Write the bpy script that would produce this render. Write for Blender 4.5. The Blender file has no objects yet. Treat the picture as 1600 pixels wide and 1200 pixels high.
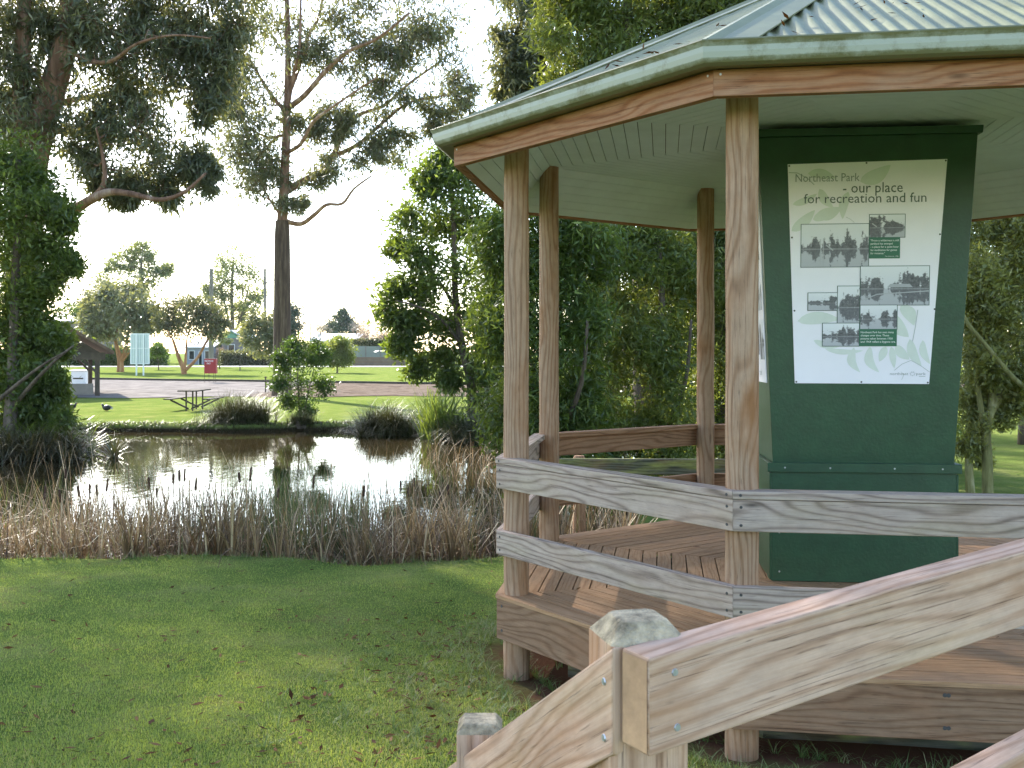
import bpy, bmesh, math, random
import numpy as np
from mathutils import Vector, Matrix
sc = bpy.context.scene
C = sc.collection
PI = math.pi
R = math.radians
# ------------------------------------------------------------------ camera, sky, sun, exposure
EYE = 1.72
FPX, HZ = 1589.0, 551.6
cd = bpy.data.cameras.new('camera'); cam = bpy.data.objects.new('camera', cd); C.objects.link(cam)
cam.location = (0, 0, EYE); cam.rotation_euler = (PI/2, 0, 0)
cd.sensor_width = 36.0; cd.lens = 36.0*FPX/1600.0
cd.shift_y = -(600-HZ)/1600.0
cd.clip_start = 0.05; cd.clip_end = 3000
cd.dof.use_dof = True; cd.dof.focus_distance = 7.5; cd.dof.aperture_fstop = 20.0
sc.camera = cam
SUN_EL = R(31); SUN_DIR = Vector((-0.56, 0.83, 0)).normalized()   # horizontal direction towards the sun
w = bpy.data.worlds.new("World"); sc.world = w; w.use_nodes = True
nt = w.node_tree; nt.nodes.clear()
sky = nt.nodes.new('ShaderNodeTexSky'); sky.sky_type = 'NISHITA'; sky.sun_disc = False
sky.sun_elevation = SUN_EL; sky.sun_rotation = math.atan2(SUN_DIR.x, SUN_DIR.y)
sky.air_density = 1.0; sky.dust_density = 0.8; sky.ozone_density = 1.0
bg = nt.nodes.new('ShaderNodeBackground'); bg.inputs['Strength'].default_value = 0.15
wo = nt.nodes.new('ShaderNodeOutputWorld')
nt.links.new(sky.outputs[0], bg.inputs[0]); nt.links.new(bg.outputs[0], wo.inputs[0])
sd = bpy.data.lights.new('sun', 'SUN'); sd.energy = 4.5; sd.angle = R(0.5); sd.color = (1.0, 0.94, 0.84)
so = bpy.data.objects.new('sun', sd); C.objects.link(so)
dv = Vector((SUN_DIR.x*math.cos(SUN_EL), SUN_DIR.y*math.cos(SUN_EL), math.sin(SUN_EL)))
so.rotation_euler = dv.to_track_quat('Z', 'Y').to_euler(); so.location = (-20, 30, 30)
sc.view_settings.view_transform = 'Standard'; sc.view_settings.look = 'None'
sc.view_settings.gamma = 1.0; sc.view_settings.exposure = 1.95
sc.cycles.max_bounces = 7; sc.cycles.diffuse_bounces = 3; sc.cycles.glossy_bounces = 3
sc.cycles.transmission_bounces = 4; sc.cycles.transparent_max_bounces = 6
sc.cycles.use_denoising = True

def PX(px, py, d):
    return Vector(((px-800)/FPX*d, d, EYE-(py-HZ)/FPX*d))

# ------------------------------------------------------------------ materials
def newmat(name):
    m = bpy.data.materials.new(name); m.use_nodes = True
    t = m.node_tree; t.nodes.clear()
    out = t.nodes.new('ShaderNodeOutputMaterial')
    return m, t, out
def N(t, typ, **kw):
    n = t.nodes.new(typ)
    for k, v in kw.items():
        if k in n.inputs: n.inputs[k].default_value = v
        else: setattr(n, k, v)
    return n
def ramp(t, stops, interp='LINEAR'):
    r = t.nodes.new('ShaderNodeValToRGB'); r.color_ramp.interpolation = interp
    e = r.color_ramp.elements
    while len(e) < len(stops): e.new(0.5)
    for i, (p, c) in enumerate(stops):
        e[i].position = p; e[i].color = (c[0], c[1], c[2], 1)
    return r
def L(t, a, b): t.links.new(a, b)
def mixc(t, fac, a, b, mode='MIX'):
    n = t.nodes.new('ShaderNodeMix'); n.data_type = 'RGBA'; n.blend_type = mode
    for s, v in ((n.inputs['Factor'], fac), (n.inputs['A'], a), (n.inputs['B'], b)):
        if hasattr(v, 'links'): t.links.new(v, s)
        elif isinstance(v, (int, float)): s.default_value = v
        else: s.default_value = (v[0], v[1], v[2], 1)
    return n.outputs['Result']
def mathn(t, op, a, b=0.0, clamp=False):
    n = t.nodes.new('ShaderNodeMath'); n.operation = op; n.use_clamp = clamp
    for i, v in enumerate((a, b)):
        if hasattr(v, 'links'): t.links.new(v, n.inputs[i])
        else: n.inputs[i].default_value = v
    return n.outputs[0]

def mat_simple(name, col, rough=0.6, var=0.25, scale=8.0, bump=0.0, metallic=0.0, spec=0.5):
    m, t, out = newmat(name)
    b = N(t, 'ShaderNodeBsdfPrincipled', Roughness=rough, Metallic=metallic)
    b.inputs['Specular IOR Level'].default_value = spec
    tc = N(t, 'ShaderNodeTexCoord')
    n1 = N(t, 'ShaderNodeTexNoise', Scale=scale, Detail=6.0, Roughness=0.65)
    L(t, tc.outputs['Object'], n1.inputs['Vector'])
    c1 = [x*(1-var) for x in col]; c2 = [min(1, x*(1+var)) for x in col]
    r = ramp(t, [(0.3, c1), (0.7, c2)]); L(t, n1.outputs[0], r.inputs[0])
    L(t, r.outputs[0], b.inputs['Base Color'])
    if bump:
        bp = N(t, 'ShaderNodeBump', Strength=bump, Distance=0.02)
        n2 = N(t, 'ShaderNodeTexNoise', Scale=scale*6, Detail=4.0)
        L(t, tc.outputs['Object'], n2.inputs['Vector'])
        L(t, n2.outputs[0], bp.inputs['Height']); L(t, bp.outputs[0], b.inputs['Normal'])
    L(t, b.outputs[0], out.inputs[0])
    return m

def mat_wood(name, base, dark, light, green=0.0, ringfreq=165.0, contrast=0.5, rough=0.75, knots=True, stain=(0.45,0.22,0.09), stain_amt=0.3):
    """planed or weathered timber: the grain follows the board through its UV map (metres)"""
    m, t, out = newmat(name)
    b = N(t, 'ShaderNodeBsdfPrincipled', Roughness=rough)
    b.inputs['Specular IOR Level'].default_value = 0.14
    uv = N(t, 'ShaderNodeUVMap')
    sep = N(t, 'ShaderNodeSeparateXYZ'); L(t, uv.outputs[0], sep.inputs[0])
    def stretched(su, sv, **kw):
        mp = N(t, 'ShaderNodeMapping'); mp.inputs['Scale'].default_value = (su, sv, 1)
        L(t, uv.outputs[0], mp.inputs['Vector'])
        n = N(t, 'ShaderNodeTexNoise', **kw); L(t, mp.outputs[0], n.inputs['Vector']); return n.outputs[0]
    big = stretched(0.75, 3.2, Scale=1.0, Detail=2.5, Roughness=0.45)
    # cathedral rings
    v = mathn(t, 'MULTIPLY', sep.outputs[1], ringfreq)
    d = mathn(t, 'MULTIPLY', big, ringfreq*0.40)
    s = mathn(t, 'ADD', v, d)
    if knots:
        mp = N(t, 'ShaderNodeMapping'); mp.inputs['Scale'].default_value = (1.7, 6.0, 1)
        L(t, uv.outputs[0], mp.inputs['Vector'])
        vo = N(t, 'ShaderNodeTexVoronoi', Scale=1.0); L(t, mp.outputs[0], vo.inputs['Vector'])
        kd = vo.outputs['Distance']
        k1 = mathn(t, 'SUBTRACT', 0.34, kd, True)
        s = mathn(t, 'ADD', s, mathn(t, 'MULTIPLY', k1, 11.0))
        knot = mathn(t, 'MULTIPLY', mathn(t, 'SUBTRACT', 0.10, kd, True), 12.0, True)
    rings = mathn(t, 'ADD', mathn(t, 'MULTIPLY', mathn(t, 'SINE', s), 0.5), 0.5)
    rings = mathn(t, 'POWER', rings, 3.0)
    fine = stretched(5.0, 260.0, Scale=1.0, Detail=3.0, Roughness=0.6)
    soft = stretched(0.9, 11.0, Scale=1.0, Detail=4.0, Roughness=0.6)
    rings = mathn(t, 'MULTIPLY', rings, mathn(t, 'ADD', 0.45, soft))
    fac = mathn(t, 'ADD', mathn(t, 'MULTIPLY', rings, contrast), mathn(t, 'ADD', mathn(t, 'MULTIPLY', fine, 0.6), mathn(t, 'MULTIPLY', mathn(t, 'SUBTRACT', soft, 0.5), 0.35)))
    r = ramp(t, [(0.15, light), (0.5, base), (1.0, dark)]); L(t, fac, r.inputs[0])
    patch = stretched(1.6, 3.5, Scale=1.0, Detail=4.0, Roughness=0.6)
    pr = ramp(t, [(0.48, (0,0,0)), (0.72, (1,1,1))]); L(t, patch, pr.inputs[0])
    col = mixc(t, mathn(t, 'MULTIPLY', pr.outputs[0], stain_amt), r.outputs[0], stain)
    if green > 0:
        mp = N(t, 'ShaderNodeMapping'); mp.inputs['Scale'].default_value = (2.2, 9, 1); mp.inputs['Location'].default_value = (3.1, 7.7, 0)
        L(t, uv.outputs[0], mp.inputs['Vector'])
        n = N(t, 'ShaderNodeTexNoise', Scale=1.0, Detail=5.0); L(t, mp.outputs[0], n.inputs['Vector'])
        gr = ramp(t, [(0.5, (0,0,0)), (0.68, (1,1,1))]); L(t, n.outputs[0], gr.inputs[0])
        col = mixc(t, mathn(t, 'MULTIPLY', gr.outputs[0], green), col, (0.33, 0.33, 0.09))
    if knots:
        col = mixc(t, mathn(t, 'MULTIPLY', knot, 0.8), col, [x*0.35 for x in dark])
    # small dirt specks and cracks
    sp = stretched(9.0, 120.0, Scale=1.0, Detail=2.0)
    spr = ramp(t, [(0.66, (0,0,0)), (0.74, (1,1,1))]); L(t, sp, spr.inputs[0])
    col = mixc(t, mathn(t, 'MULTIPLY', spr.outputs[0], 0.45), col, [x*0.4 for x in dark])
    ck = stretched(0.9, 75.0, Scale=1.0, Detail=3.0, Roughness=0.55)
    ckl = mathn(t, 'MULTIPLY', mathn(t, 'SUBTRACT', 0.012, mathn(t, 'ABSOLUTE', mathn(t, 'SUBTRACT', ck, 0.60)), True), 70.0, True)
    col = mixc(t, mathn(t, 'MULTIPLY', ckl, 0.75), col, [x*0.3 for x in dark])
    wt = stretched(9.0, 22.0, Scale=1.0, Detail=6.0, Roughness=0.7)
    wr = ramp(t, [(0.3, (0.84,0.84,0.84)), (0.7, (1.13,1.13,1.13))]); L(t, wt, wr.inputs[0])
    col = mixc(t, 1.0, col, wr.outputs[0], 'MULTIPLY')
    L(t, col, b.inputs['Base Color'])
    bp = N(t, 'ShaderNodeBump', Strength=0.5, Distance=0.003)
    L(t, mathn(t, 'SUBTRACT', mathn(t, 'MULTIPLY', fac, 0.5), ckl), bp.inputs['Height']); L(t, bp.outputs[0], b.inputs['Normal'])
    L(t, b.outputs[0], out.inputs[0])
    return m

def mat_leaf(name, c1, c2, c3=None, trans=0.35, rough=0.42, tcol=None, spec=0.5):
    m, t, out = newmat(name)
    at = N(t, 'ShaderNodeAttribute', attribute_name='rnd')
    r = ramp(t, [(0.0, c1), (0.75, c2), (1.0, c3 or c2)]); L(t, at.outputs['Fac'], r.inputs[0])
    b = N(t, 'ShaderNodeBsdfPrincipled', Roughness=rough); b.inputs['Specular IOR Level'].default_value = spec
    L(t, r.outputs[0], b.inputs['Base Color'])
    tr = N(t, 'ShaderNodeBsdfTranslucent')
    tc = mixc(t, 0.5, r.outputs[0], tcol or (min(1, c2[0]*3.2), min(1, c2[1]*2.6), c2[2]*0.6))
    L(t, tc, tr.inputs['Color'])
    mx = N(t, 'ShaderNodeMixShader'); mx.inputs[0].default_value = trans
    L(t, b.outputs[0], mx.inputs[1]); L(t, tr.outputs[0], mx.inputs[2]); L(t, mx.outputs[0], out.inputs[0])
    return m

def mat_bark(name, ca, cb, cc, sx=7.0, sz=0.7, bump=0.6):
    m, t, out = newmat(name)
    tc = N(t, 'ShaderNodeTexCoord')
    mp = N(t, 'ShaderNodeMapping'); mp.inputs['Scale'].default_value = (sx, sx, sz); L(t, tc.outputs['Object'], mp.inputs['Vector'])
    n = N(t, 'ShaderNodeTexNoise', Scale=1.0, Detail=7.0, Roughness=0.7); L(t, mp.outputs[0], n.inputs['Vector'])
    r = ramp(t, [(0.32, ca), (0.52, cb), (0.7, cc)]); L(t, n.outputs[0], r.inputs[0])
    b = N(t, 'ShaderNodeBsdfPrincipled', Roughness=0.85); b.inputs['Specular IOR Level'].default_value = 0.2
    L(t, r.outputs[0], b.inputs['Base Color'])
    bp = N(t, 'ShaderNodeBump', Strength=bump, Distance=0.04); L(t, n.outputs[0], bp.inputs['Height']); L(t, bp.outputs[0], b.inputs['Normal'])
    L(t, b.outputs[0], out.inputs[0]); return m

M = {}
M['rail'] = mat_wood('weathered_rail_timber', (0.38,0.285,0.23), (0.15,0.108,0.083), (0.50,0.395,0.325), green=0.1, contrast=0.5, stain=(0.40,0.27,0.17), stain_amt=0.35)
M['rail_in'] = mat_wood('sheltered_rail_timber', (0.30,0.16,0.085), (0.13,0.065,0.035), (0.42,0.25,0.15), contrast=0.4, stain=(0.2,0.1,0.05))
M['beam'] = mat_wood('red_brown_beam_timber', (0.33,0.14,0.065), (0.17,0.065,0.03), (0.42,0.23,0.13), contrast=0.4, stain=(0.36,0.27,0.20), stain_amt=0.45)
M['post'] = mat_wood('round_pine_post', (0.34,0.205,0.125), (0.14,0.074,0.04), (0.47,0.32,0.215), contrast=0.33, ringfreq=170, stain=(0.27,0.12,0.045), stain_amt=0.9)
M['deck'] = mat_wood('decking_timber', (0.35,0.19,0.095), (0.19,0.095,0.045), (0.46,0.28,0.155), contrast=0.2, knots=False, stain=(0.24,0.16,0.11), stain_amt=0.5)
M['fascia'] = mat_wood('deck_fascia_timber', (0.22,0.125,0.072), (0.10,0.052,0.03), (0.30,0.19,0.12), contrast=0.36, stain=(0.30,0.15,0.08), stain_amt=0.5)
M['hand'] = mat_wood('handrail_timber', (0.50,0.31,0.21), (0.24,0.13,0.075), (0.62,0.43,0.32), green=0.10, contrast=0.36, ringfreq=190, stain=(0.36,0.17,0.07), stain_amt=0.7)
M['endgrain'] = mat_simple('end_grain_timber', (0.50,0.30,0.17), 0.8, 0.25, 12, 0.1, spec=0.2)
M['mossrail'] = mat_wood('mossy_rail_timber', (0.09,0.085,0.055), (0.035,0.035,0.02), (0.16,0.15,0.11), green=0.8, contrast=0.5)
M['lichen_top'] = mat_simple('lichened_post_top', (0.42,0.33,0.215), 0.95, 0.65, 26, 0.6, spec=0.2)
M['ceil'] = mat_simple('pale_green_lining', (0.62,0.71,0.72), 0.5, 0.07, 4, 0.0)
M['ceil_gap'] = mat_simple('lining_groove_shadow_board', (0.10,0.11,0.09), 0.8, 0.1, 4)
M['green'] = mat_simple('dark_green_paint', (0.016,0.062,0.025), 0.42, 0.2, 9, 0.08)
M['steel'] = mat_simple('nail_steel', (0.55,0.55,0.56), 0.35, 0.2, 60, metallic=0.7)
M['darknail'] = mat_simple('weathered_nail', (0.06,0.055,0.05), 0.7, 0.2, 60)

def mat_roof():
    m, t, out = newmat('pale_green_roof_steel')
    tc = N(t, 'ShaderNodeTexCoord')
    n = N(t, 'ShaderNodeTexNoise', Scale=3.0, Detail=8.0, Roughness=0.7); L(t, tc.outputs['Object'], n.inputs['Vector'])
    r = ramp(t, [(0.3, (0.13,0.135,0.06)), (0.6, (0.19,0.197,0.09)), (0.8, (0.25,0.25,0.125))]); L(t, n.outputs[0], r.inputs[0])
    n2 = N(t, 'ShaderNodeTexNoise', Scale=22.0, Detail=6.0, Roughness=0.8); L(t, tc.outputs['Object'], n2.inputs['Vector'])
    r2 = ramp(t, [(0.62, (0,0,0)), (0.74, (1,1,1))]); L(t, n2.outputs[0], r2.inputs[0])
    c = mixc(t, mathn(t, 'MULTIPLY', r2.outputs[0], 0.4), r.outputs[0], (0.14,0.16,0.10))
    b = N(t, 'ShaderNodeBsdfPrincipled', Roughness=0.5, Metallic=0.0); L(t, c, b.inputs['Base Color']); L(t, b.outputs[0], out.inputs[0])
    return m
M['roof'] = mat_roof()
def mat_gutter():
    m, t, out = newmat('algae_stained_gutter')
    uv = N(t, 'ShaderNodeUVMap'); sep = N(t, 'ShaderNodeSeparateXYZ'); L(t, uv.outputs[0], sep.inputs[0])
    tc = N(t, 'ShaderNodeTexCoord')
    n = N(t, 'ShaderNodeTexNoise', Scale=9.0, Detail=9.0, Roughness=0.75); L(t, tc.outputs['Object'], n.inputs['Vector'])
    n3 = N(t, 'ShaderNodeTexNoise', Scale=2.2, Detail=3.0); L(t, tc.outputs['Object'], n3.inputs['Vector'])
    # growth sits near the top lip and along the bottom fold (v of the profile)
    a = mathn(t, 'ABSOLUTE', mathn(t, 'SUBTRACT', sep.outputs[1], 0.50))
    e = mathn(t, 'MULTIPLY', mathn(t, 'SUBTRACT', a, 0.16, True), 3.0)
    f = mathn(t, 'ADD', mathn(t, 'ADD', e, mathn(t, 'MULTIPLY', n.outputs[0], 0.9)), mathn(t, 'MULTIPLY', n3.outputs[0], 0.5))
    r = ramp(t, [(0.02, (0,0,0)), (0.6, (1,1,1))]); L(t, mathn(t, 'MULTIPLY', mathn(t, 'ADD', mathn(t, 'SUBTRACT', f, 0.75), mathn(t, 'MULTIPLY', mathn(t, 'SUBTRACT', n.outputs[0], 0.5), 1.6)), 1.0), r.inputs[0])
    c = mixc(t, mathn(t, 'MULTIPLY', r.outputs[0], 0.85), (0.35,0.365,0.285), (0.12,0.11,0.03))
    b = N(t, 'ShaderNodeBsdfPrincipled', Roughness=0.42); L(t, c, b.inputs['Base Color']); L(t, b.outputs[0], out.inputs[0])
    return m
M['gutter'] = mat_gutter()

# ------------------------------------------------------------------ mesh helpers
class MB:
    def __init__(s): s.v = []; s.f = []; s.uv = []; s.mi = []
    def face(s, pts, ud=None, off=(0, 0), mi=0, uvs=None):
        i0 = len(s.v); pts = [Vector(p) for p in pts]; s.v += pts
        s.f.append(list(range(i0, i0+len(pts)))); s.mi.append(mi)
        if uvs is None:
            n = (pts[1]-pts[0]).cross(pts[2]-pts[0])
            if n.length < 1e-12: n = Vector((0,0,1))
            n.normalize()
            u = Vector(ud).normalized() if ud is not None else (pts[1]-pts[0]).normalized()
            vv = n.cross(u)
            if vv.length < 0.2: vv = Vector((0,0,1)) if abs(u.z) < .7 else Vector((1,0,0)); u = vv.cross(n)
            vv.normalize()
            uvs = [(p.dot(u)+off[0], p.dot(vv)+off[1]) for p in pts]
        s.uv += uvs
    def hexa(s, b4, t4, ud=None, off=None, mi=0):
        """b4: bottom quad counter-clockwise seen from above, t4 the same on top"""
        off = off or (random.random()*40, random.random()*40)
        s.face([b4[3], b4[2], b4[1], b4[0]], ud, off, mi); s.face(t4, ud, off, mi)
        for i in range(4):
            j = (i+1) % 4
            s.face([b4[i], b4[j], t4[j], t4[i]], ud, off, mi)
    def box(s, lo, hi, ud=None, mi=0, M4=None):
        x0, y0, z0 = lo; x1, y1, z1 = hi
        b = [Vector(p) for p in ((x0,y0,z0),(x1,y0,z0),(x1,y1,z0),(x0,y1,z0))]
        t = [Vector(p) for p in ((x0,y0,z1),(x1,y0,z1),(x1,y1,z1),(x0,y1,z1))]
        if M4 is not None: b = [M4 @ p for p in b]; t = [M4 @ p for p in t]
        if ud is None:
            e = [(x1-x0, 0), (y1-y0, 1), (z1-z0, 2)]; k = max(e)[1]; ud = Vector((k == 0, k == 1, k == 2))
        ud = Vector(ud)
        if M4 is not None: ud = M4.to_3x3() @ ud
        s.hexa(b, t, ud, None, mi)
    def beam(s, p0, p1, wid, hgt, up=(0,0,1), mi=0):
        """bar from p0 to p1 (centre line), wid sideways, hgt along up"""
        p0 = Vector(p0); p1 = Vector(p1); d = (p1-p0).normalized(); up = Vector(up)
        sd_ = d.cross(up).normalized(); u2 = sd_.cross(d).normalized()
        a = sd_*wid/2; h = u2*hgt/2
        b = [p0-a-h, p0+a-h, p1+a-h, p1-a-h]; t = [p0-a+h, p0+a+h, p1+a+h, p1-a+h]
        s.hexa(b, t, d, None, mi)
    def tube(s, pts, rad, n=8, cap=True, mi=0):
        pts = [Vector(p) for p in pts]; off = (random.random()*40, random.random()*40)
        rings = []; acc = 0; us = []
        ref = None
        for i, p in enumerate(pts):
            d = (pts[min(i+1, len(pts)-1)]-pts[max(i-1, 0)]).normalized()
            if ref is None: ref = Vector((1,0,0)) if abs(d.x) < .8 else Vector((0,1,0))
            a = (ref-d*ref.dot(d)).normalized(); b = d.cross(a); ref = a
            r = rad[i] if hasattr(rad, '__len__') else rad
            rings.append([p+(a*math.cos(2*PI*k/n)+b*math.sin(2*PI*k/n))*r for k in range(n)])
            if i: acc += (p-pts[i-1]).length
            us.append(acc)
        r0 = rad[0] if hasattr(rad, '__len__') else rad
        for i in range(len(pts)-1):
            for k in range(n):
                k2 = (k+1) % n
                v0 = 2*PI*r0*k/n; v1 = 2*PI*r0*(k+1)/n
                s.face([rings[i][k], rings[i][k2], rings[i+1][k2], rings[i+1][k]], mi=mi,
                       uvs=[(us[i]+off[0], v0+off[1]), (us[i]+off[0], v1+off[1]), (us[i+1]+off[0], v1+off[1]), (us[i+1]+off[0], v0+off[1])])
        if cap:
            s.face(list(reversed(rings[0])), mi=mi); s.face(rings[-1], mi=mi)
    def build(s, name, mats, parent=None, smooth=False, weld=True, bevel=0.0):
        me = bpy.data.meshes.new(name); me.from_pydata([tuple(p) for p in s.v], [], s.f)
        uvl = me.uv_layers.new(name='UVMap')
        uvl.data.foreach_set('uv', np.array(s.uv, dtype=np.float32).ravel())
        if not isinstance(mats, (list, tuple)): mats = [mats]
        for m in mats: me.materials.append(m)
        if len(mats) > 1: me.polygons.foreach_set('material_index', s.mi)
        if weld or smooth or bevel:
            bm = bmesh.new(); bm.from_mesh(me); bmesh.ops.remove_doubles(bm, verts=bm.verts, dist=1e-5)
            if smooth:
                for f in bm.faces: f.smooth = True
                for e in bm.edges:
                    if len(e.link_faces) == 2 and e.calc_face_angle(0) > R(38): e.smooth = False
            bm.to_mesh(me); bm.free()
        o = bpy.data.objects.new(name, me); C.objects.link(o)
        if parent: o.parent = parent; o.matrix_parent_inverse = parent.matrix_world.inverted()
        if bevel:
            b = o.modifiers.new('bevel', 'BEVEL'); b.width = bevel; b.segments = 2; b.limit_method = 'ANGLE'
        return o

def thing(name, label, cat, loc=(0,0,0), group=None):
    o = bpy.data.objects.new(name, None); C.objects.link(o); o.location = loc
    o.empty_display_size = 0.1
    o.matrix_world = Matrix.Translation(Vector(loc))
    o['label'] = label; o['category'] = cat
    if group: o['group'] = group
    return o
def tag(o, label=None, cat=None, group=None, kind=None):
    if label: o['label'] = label
    if cat: o['category'] = cat
    if group: o['group'] = group
    if kind: o['kind'] = kind
    return o

def np_mesh(name, verts, nper, mat, parent=None, rnd=None, smooth=False):
    """verts (F*nper,3): F separate n-gons"""
    verts = np.asarray(verts, dtype=np.float32).reshape(-1, 3); F = len(verts)//nper
    me = bpy.data.meshes.new(name)
    me.vertices.add(len(verts)); me.vertices.foreach_set('co', verts.ravel())
    me.loops.add(len(verts)); me.loops.foreach_set('vertex_index', np.arange(len(verts), dtype=np.int32))
    me.polygons.add(F); me.polygons.foreach_set('loop_start', np.arange(0, len(verts), nper, dtype=np.int32))
    me.polygons.foreach_set('loop_total', np.full(F, nper, dtype=np.int32))
    me.update(calc_edges=True)
    if rnd is not None:
        a = me.attributes.new('rnd', 'FLOAT', 'FACE'); a.data.foreach_set('value', np.asarray(rnd, dtype=np.float32))
    me.materials.append(mat)
    o = bpy.data.objects.new(name, me); C.objects.link(o)
    if parent: o.parent = parent; o.matrix_parent_inverse = parent.matrix_world.inverted()
    return o

# ------------------------------------------------------------------ terrain
POND = np.array([(1.0,10.6),(0.2,10.75),(-1.6,10.55),(-3.2,10.7),(-5.0,10.5),(-7.5,10.9),(-11,11.5),(-15,13),(-15.5,17),(-12.6,19.5),(-11.0,22.0),(-12.0,24.5),(-14.2,27),(-14.4,29.8),
    (-12,30.6),(-8.5,30.2),(-5.5,31.0),(-3.2,30.6),(-1,29.6),(0.5,28.7),(2.5,28.3),(3.6,26),(3.0,22),(1.9,18),(1.5,14.5),(1.5,12)], dtype=float)
WATER_Z = EYE-2.37
def poly_sdf(x, y, P):
    x = np.asarray(x, float); y = np.asarray(y, float)
    d = np.full(x.shape, 1e18); s = np.ones(x.shape)
    n = len(P); j = n-1
    for i in range(n):
        ex, ey = P[j]-P[i]; wx = x-P[i][0]; wy = y-P[i][1]
        tt = np.clip((wx*ex+wy*ey)/(ex*ex+ey*ey), 0, 1)
        bx = wx-ex*tt; by = wy-ey*tt; d = np.minimum(d, bx*bx+by*by)
        c1 = y >= P[i][1]; c2 = y < P[j][1]; c3 = ex*wy > ey*wx
        fl = (c1 & c2 & c3) | (~c1 & ~c2 & ~c3)
        s = np.where(fl, -s, s); j = i
    return s*np.sqrt(d)
_YS = [-200, 0, 4, 6, 10.2, 14, 30.5, 39, 46, 56, 68, 95, 118, 150, 220, 400, 1200, 3000]
_DR = [1.72, 1.72, 1.78, 1.90, 2.08, 2.12, 2.15, 2.12, 2.06, 2.0, 1.93, 1.80, 1.50, 1.35, 1.2, .9, .6, .3]
def gz(x, y):
    x = np.asarray(x, float); y = np.asarray(y, float)
    z = EYE-np.interp(y, _YS, _DR)
    z = z+0.035*np.sin(x*0.9+y*0.55)*np.clip((y-3)/4, 0, 1)*np.clip(1-y/60, 0.2, 1)+0.02*np.sin(x*2.3-y*1.7)*np.clip((y-3)/4, 0, 1)*np.clip(1-y/40, 0, 1)
    sd_ = poly_sdf(x, y, POND)+0.12*np.sin(x*1.9+1)*np.cos(y*1.3)+0.06*np.sin(x*5.1)
    t = np.clip((0.30-sd_)/0.75, 0, 1); t = t*t*(3-2*t)
    return z*(1-t)+(WATER_Z-0.5)*t
def gzf(x, y): return float(gz(np.array([x]), np.array([y]))[0])

def axis(segs):
    out = []
    for a, b, st in segs: out += list(np.arange(a, b-1e-6, st))
    return np.array(out+[segs[-1][1]])
xs = axis([(-1500,-300,150),(-300,-60,20),(-60,-20,2.5),(-20,-8,0.35),(-8,6,0.15),(6,20,0.8),(20,60,4),(60,300,20),(300,1500,150)])
ys = axis([(-60,0,5),(0,3,0.5),(3,13,0.12),(13,26,0.5),(26,34,0.15),(34,70,0.8),(70,130,2),(130,300,10),(300,2500,100)])
X, Y = np.meshgrid(xs, ys); Z = gz(X, Y)
nx, ny = len(xs), len(ys)
gv = np.stack([X, Y, Z], -1).reshape(-1, 3)
ii = (np.arange(ny-1)[:, None]*nx+np.arange(nx-1)[None]).ravel()
quads = np.stack([ii, ii+1, ii+nx+1, ii+nx], -1)
me = bpy.data.meshes.new('ground')
me.from_pydata(gv.tolist(), [], quads.tolist()); me.polygons.foreach_set('use_smooth', [True]*len(me.polygons))
ground = bpy.data.objects.new('ground', me); C.objects.link(ground); tag(ground, kind='structure')
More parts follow.
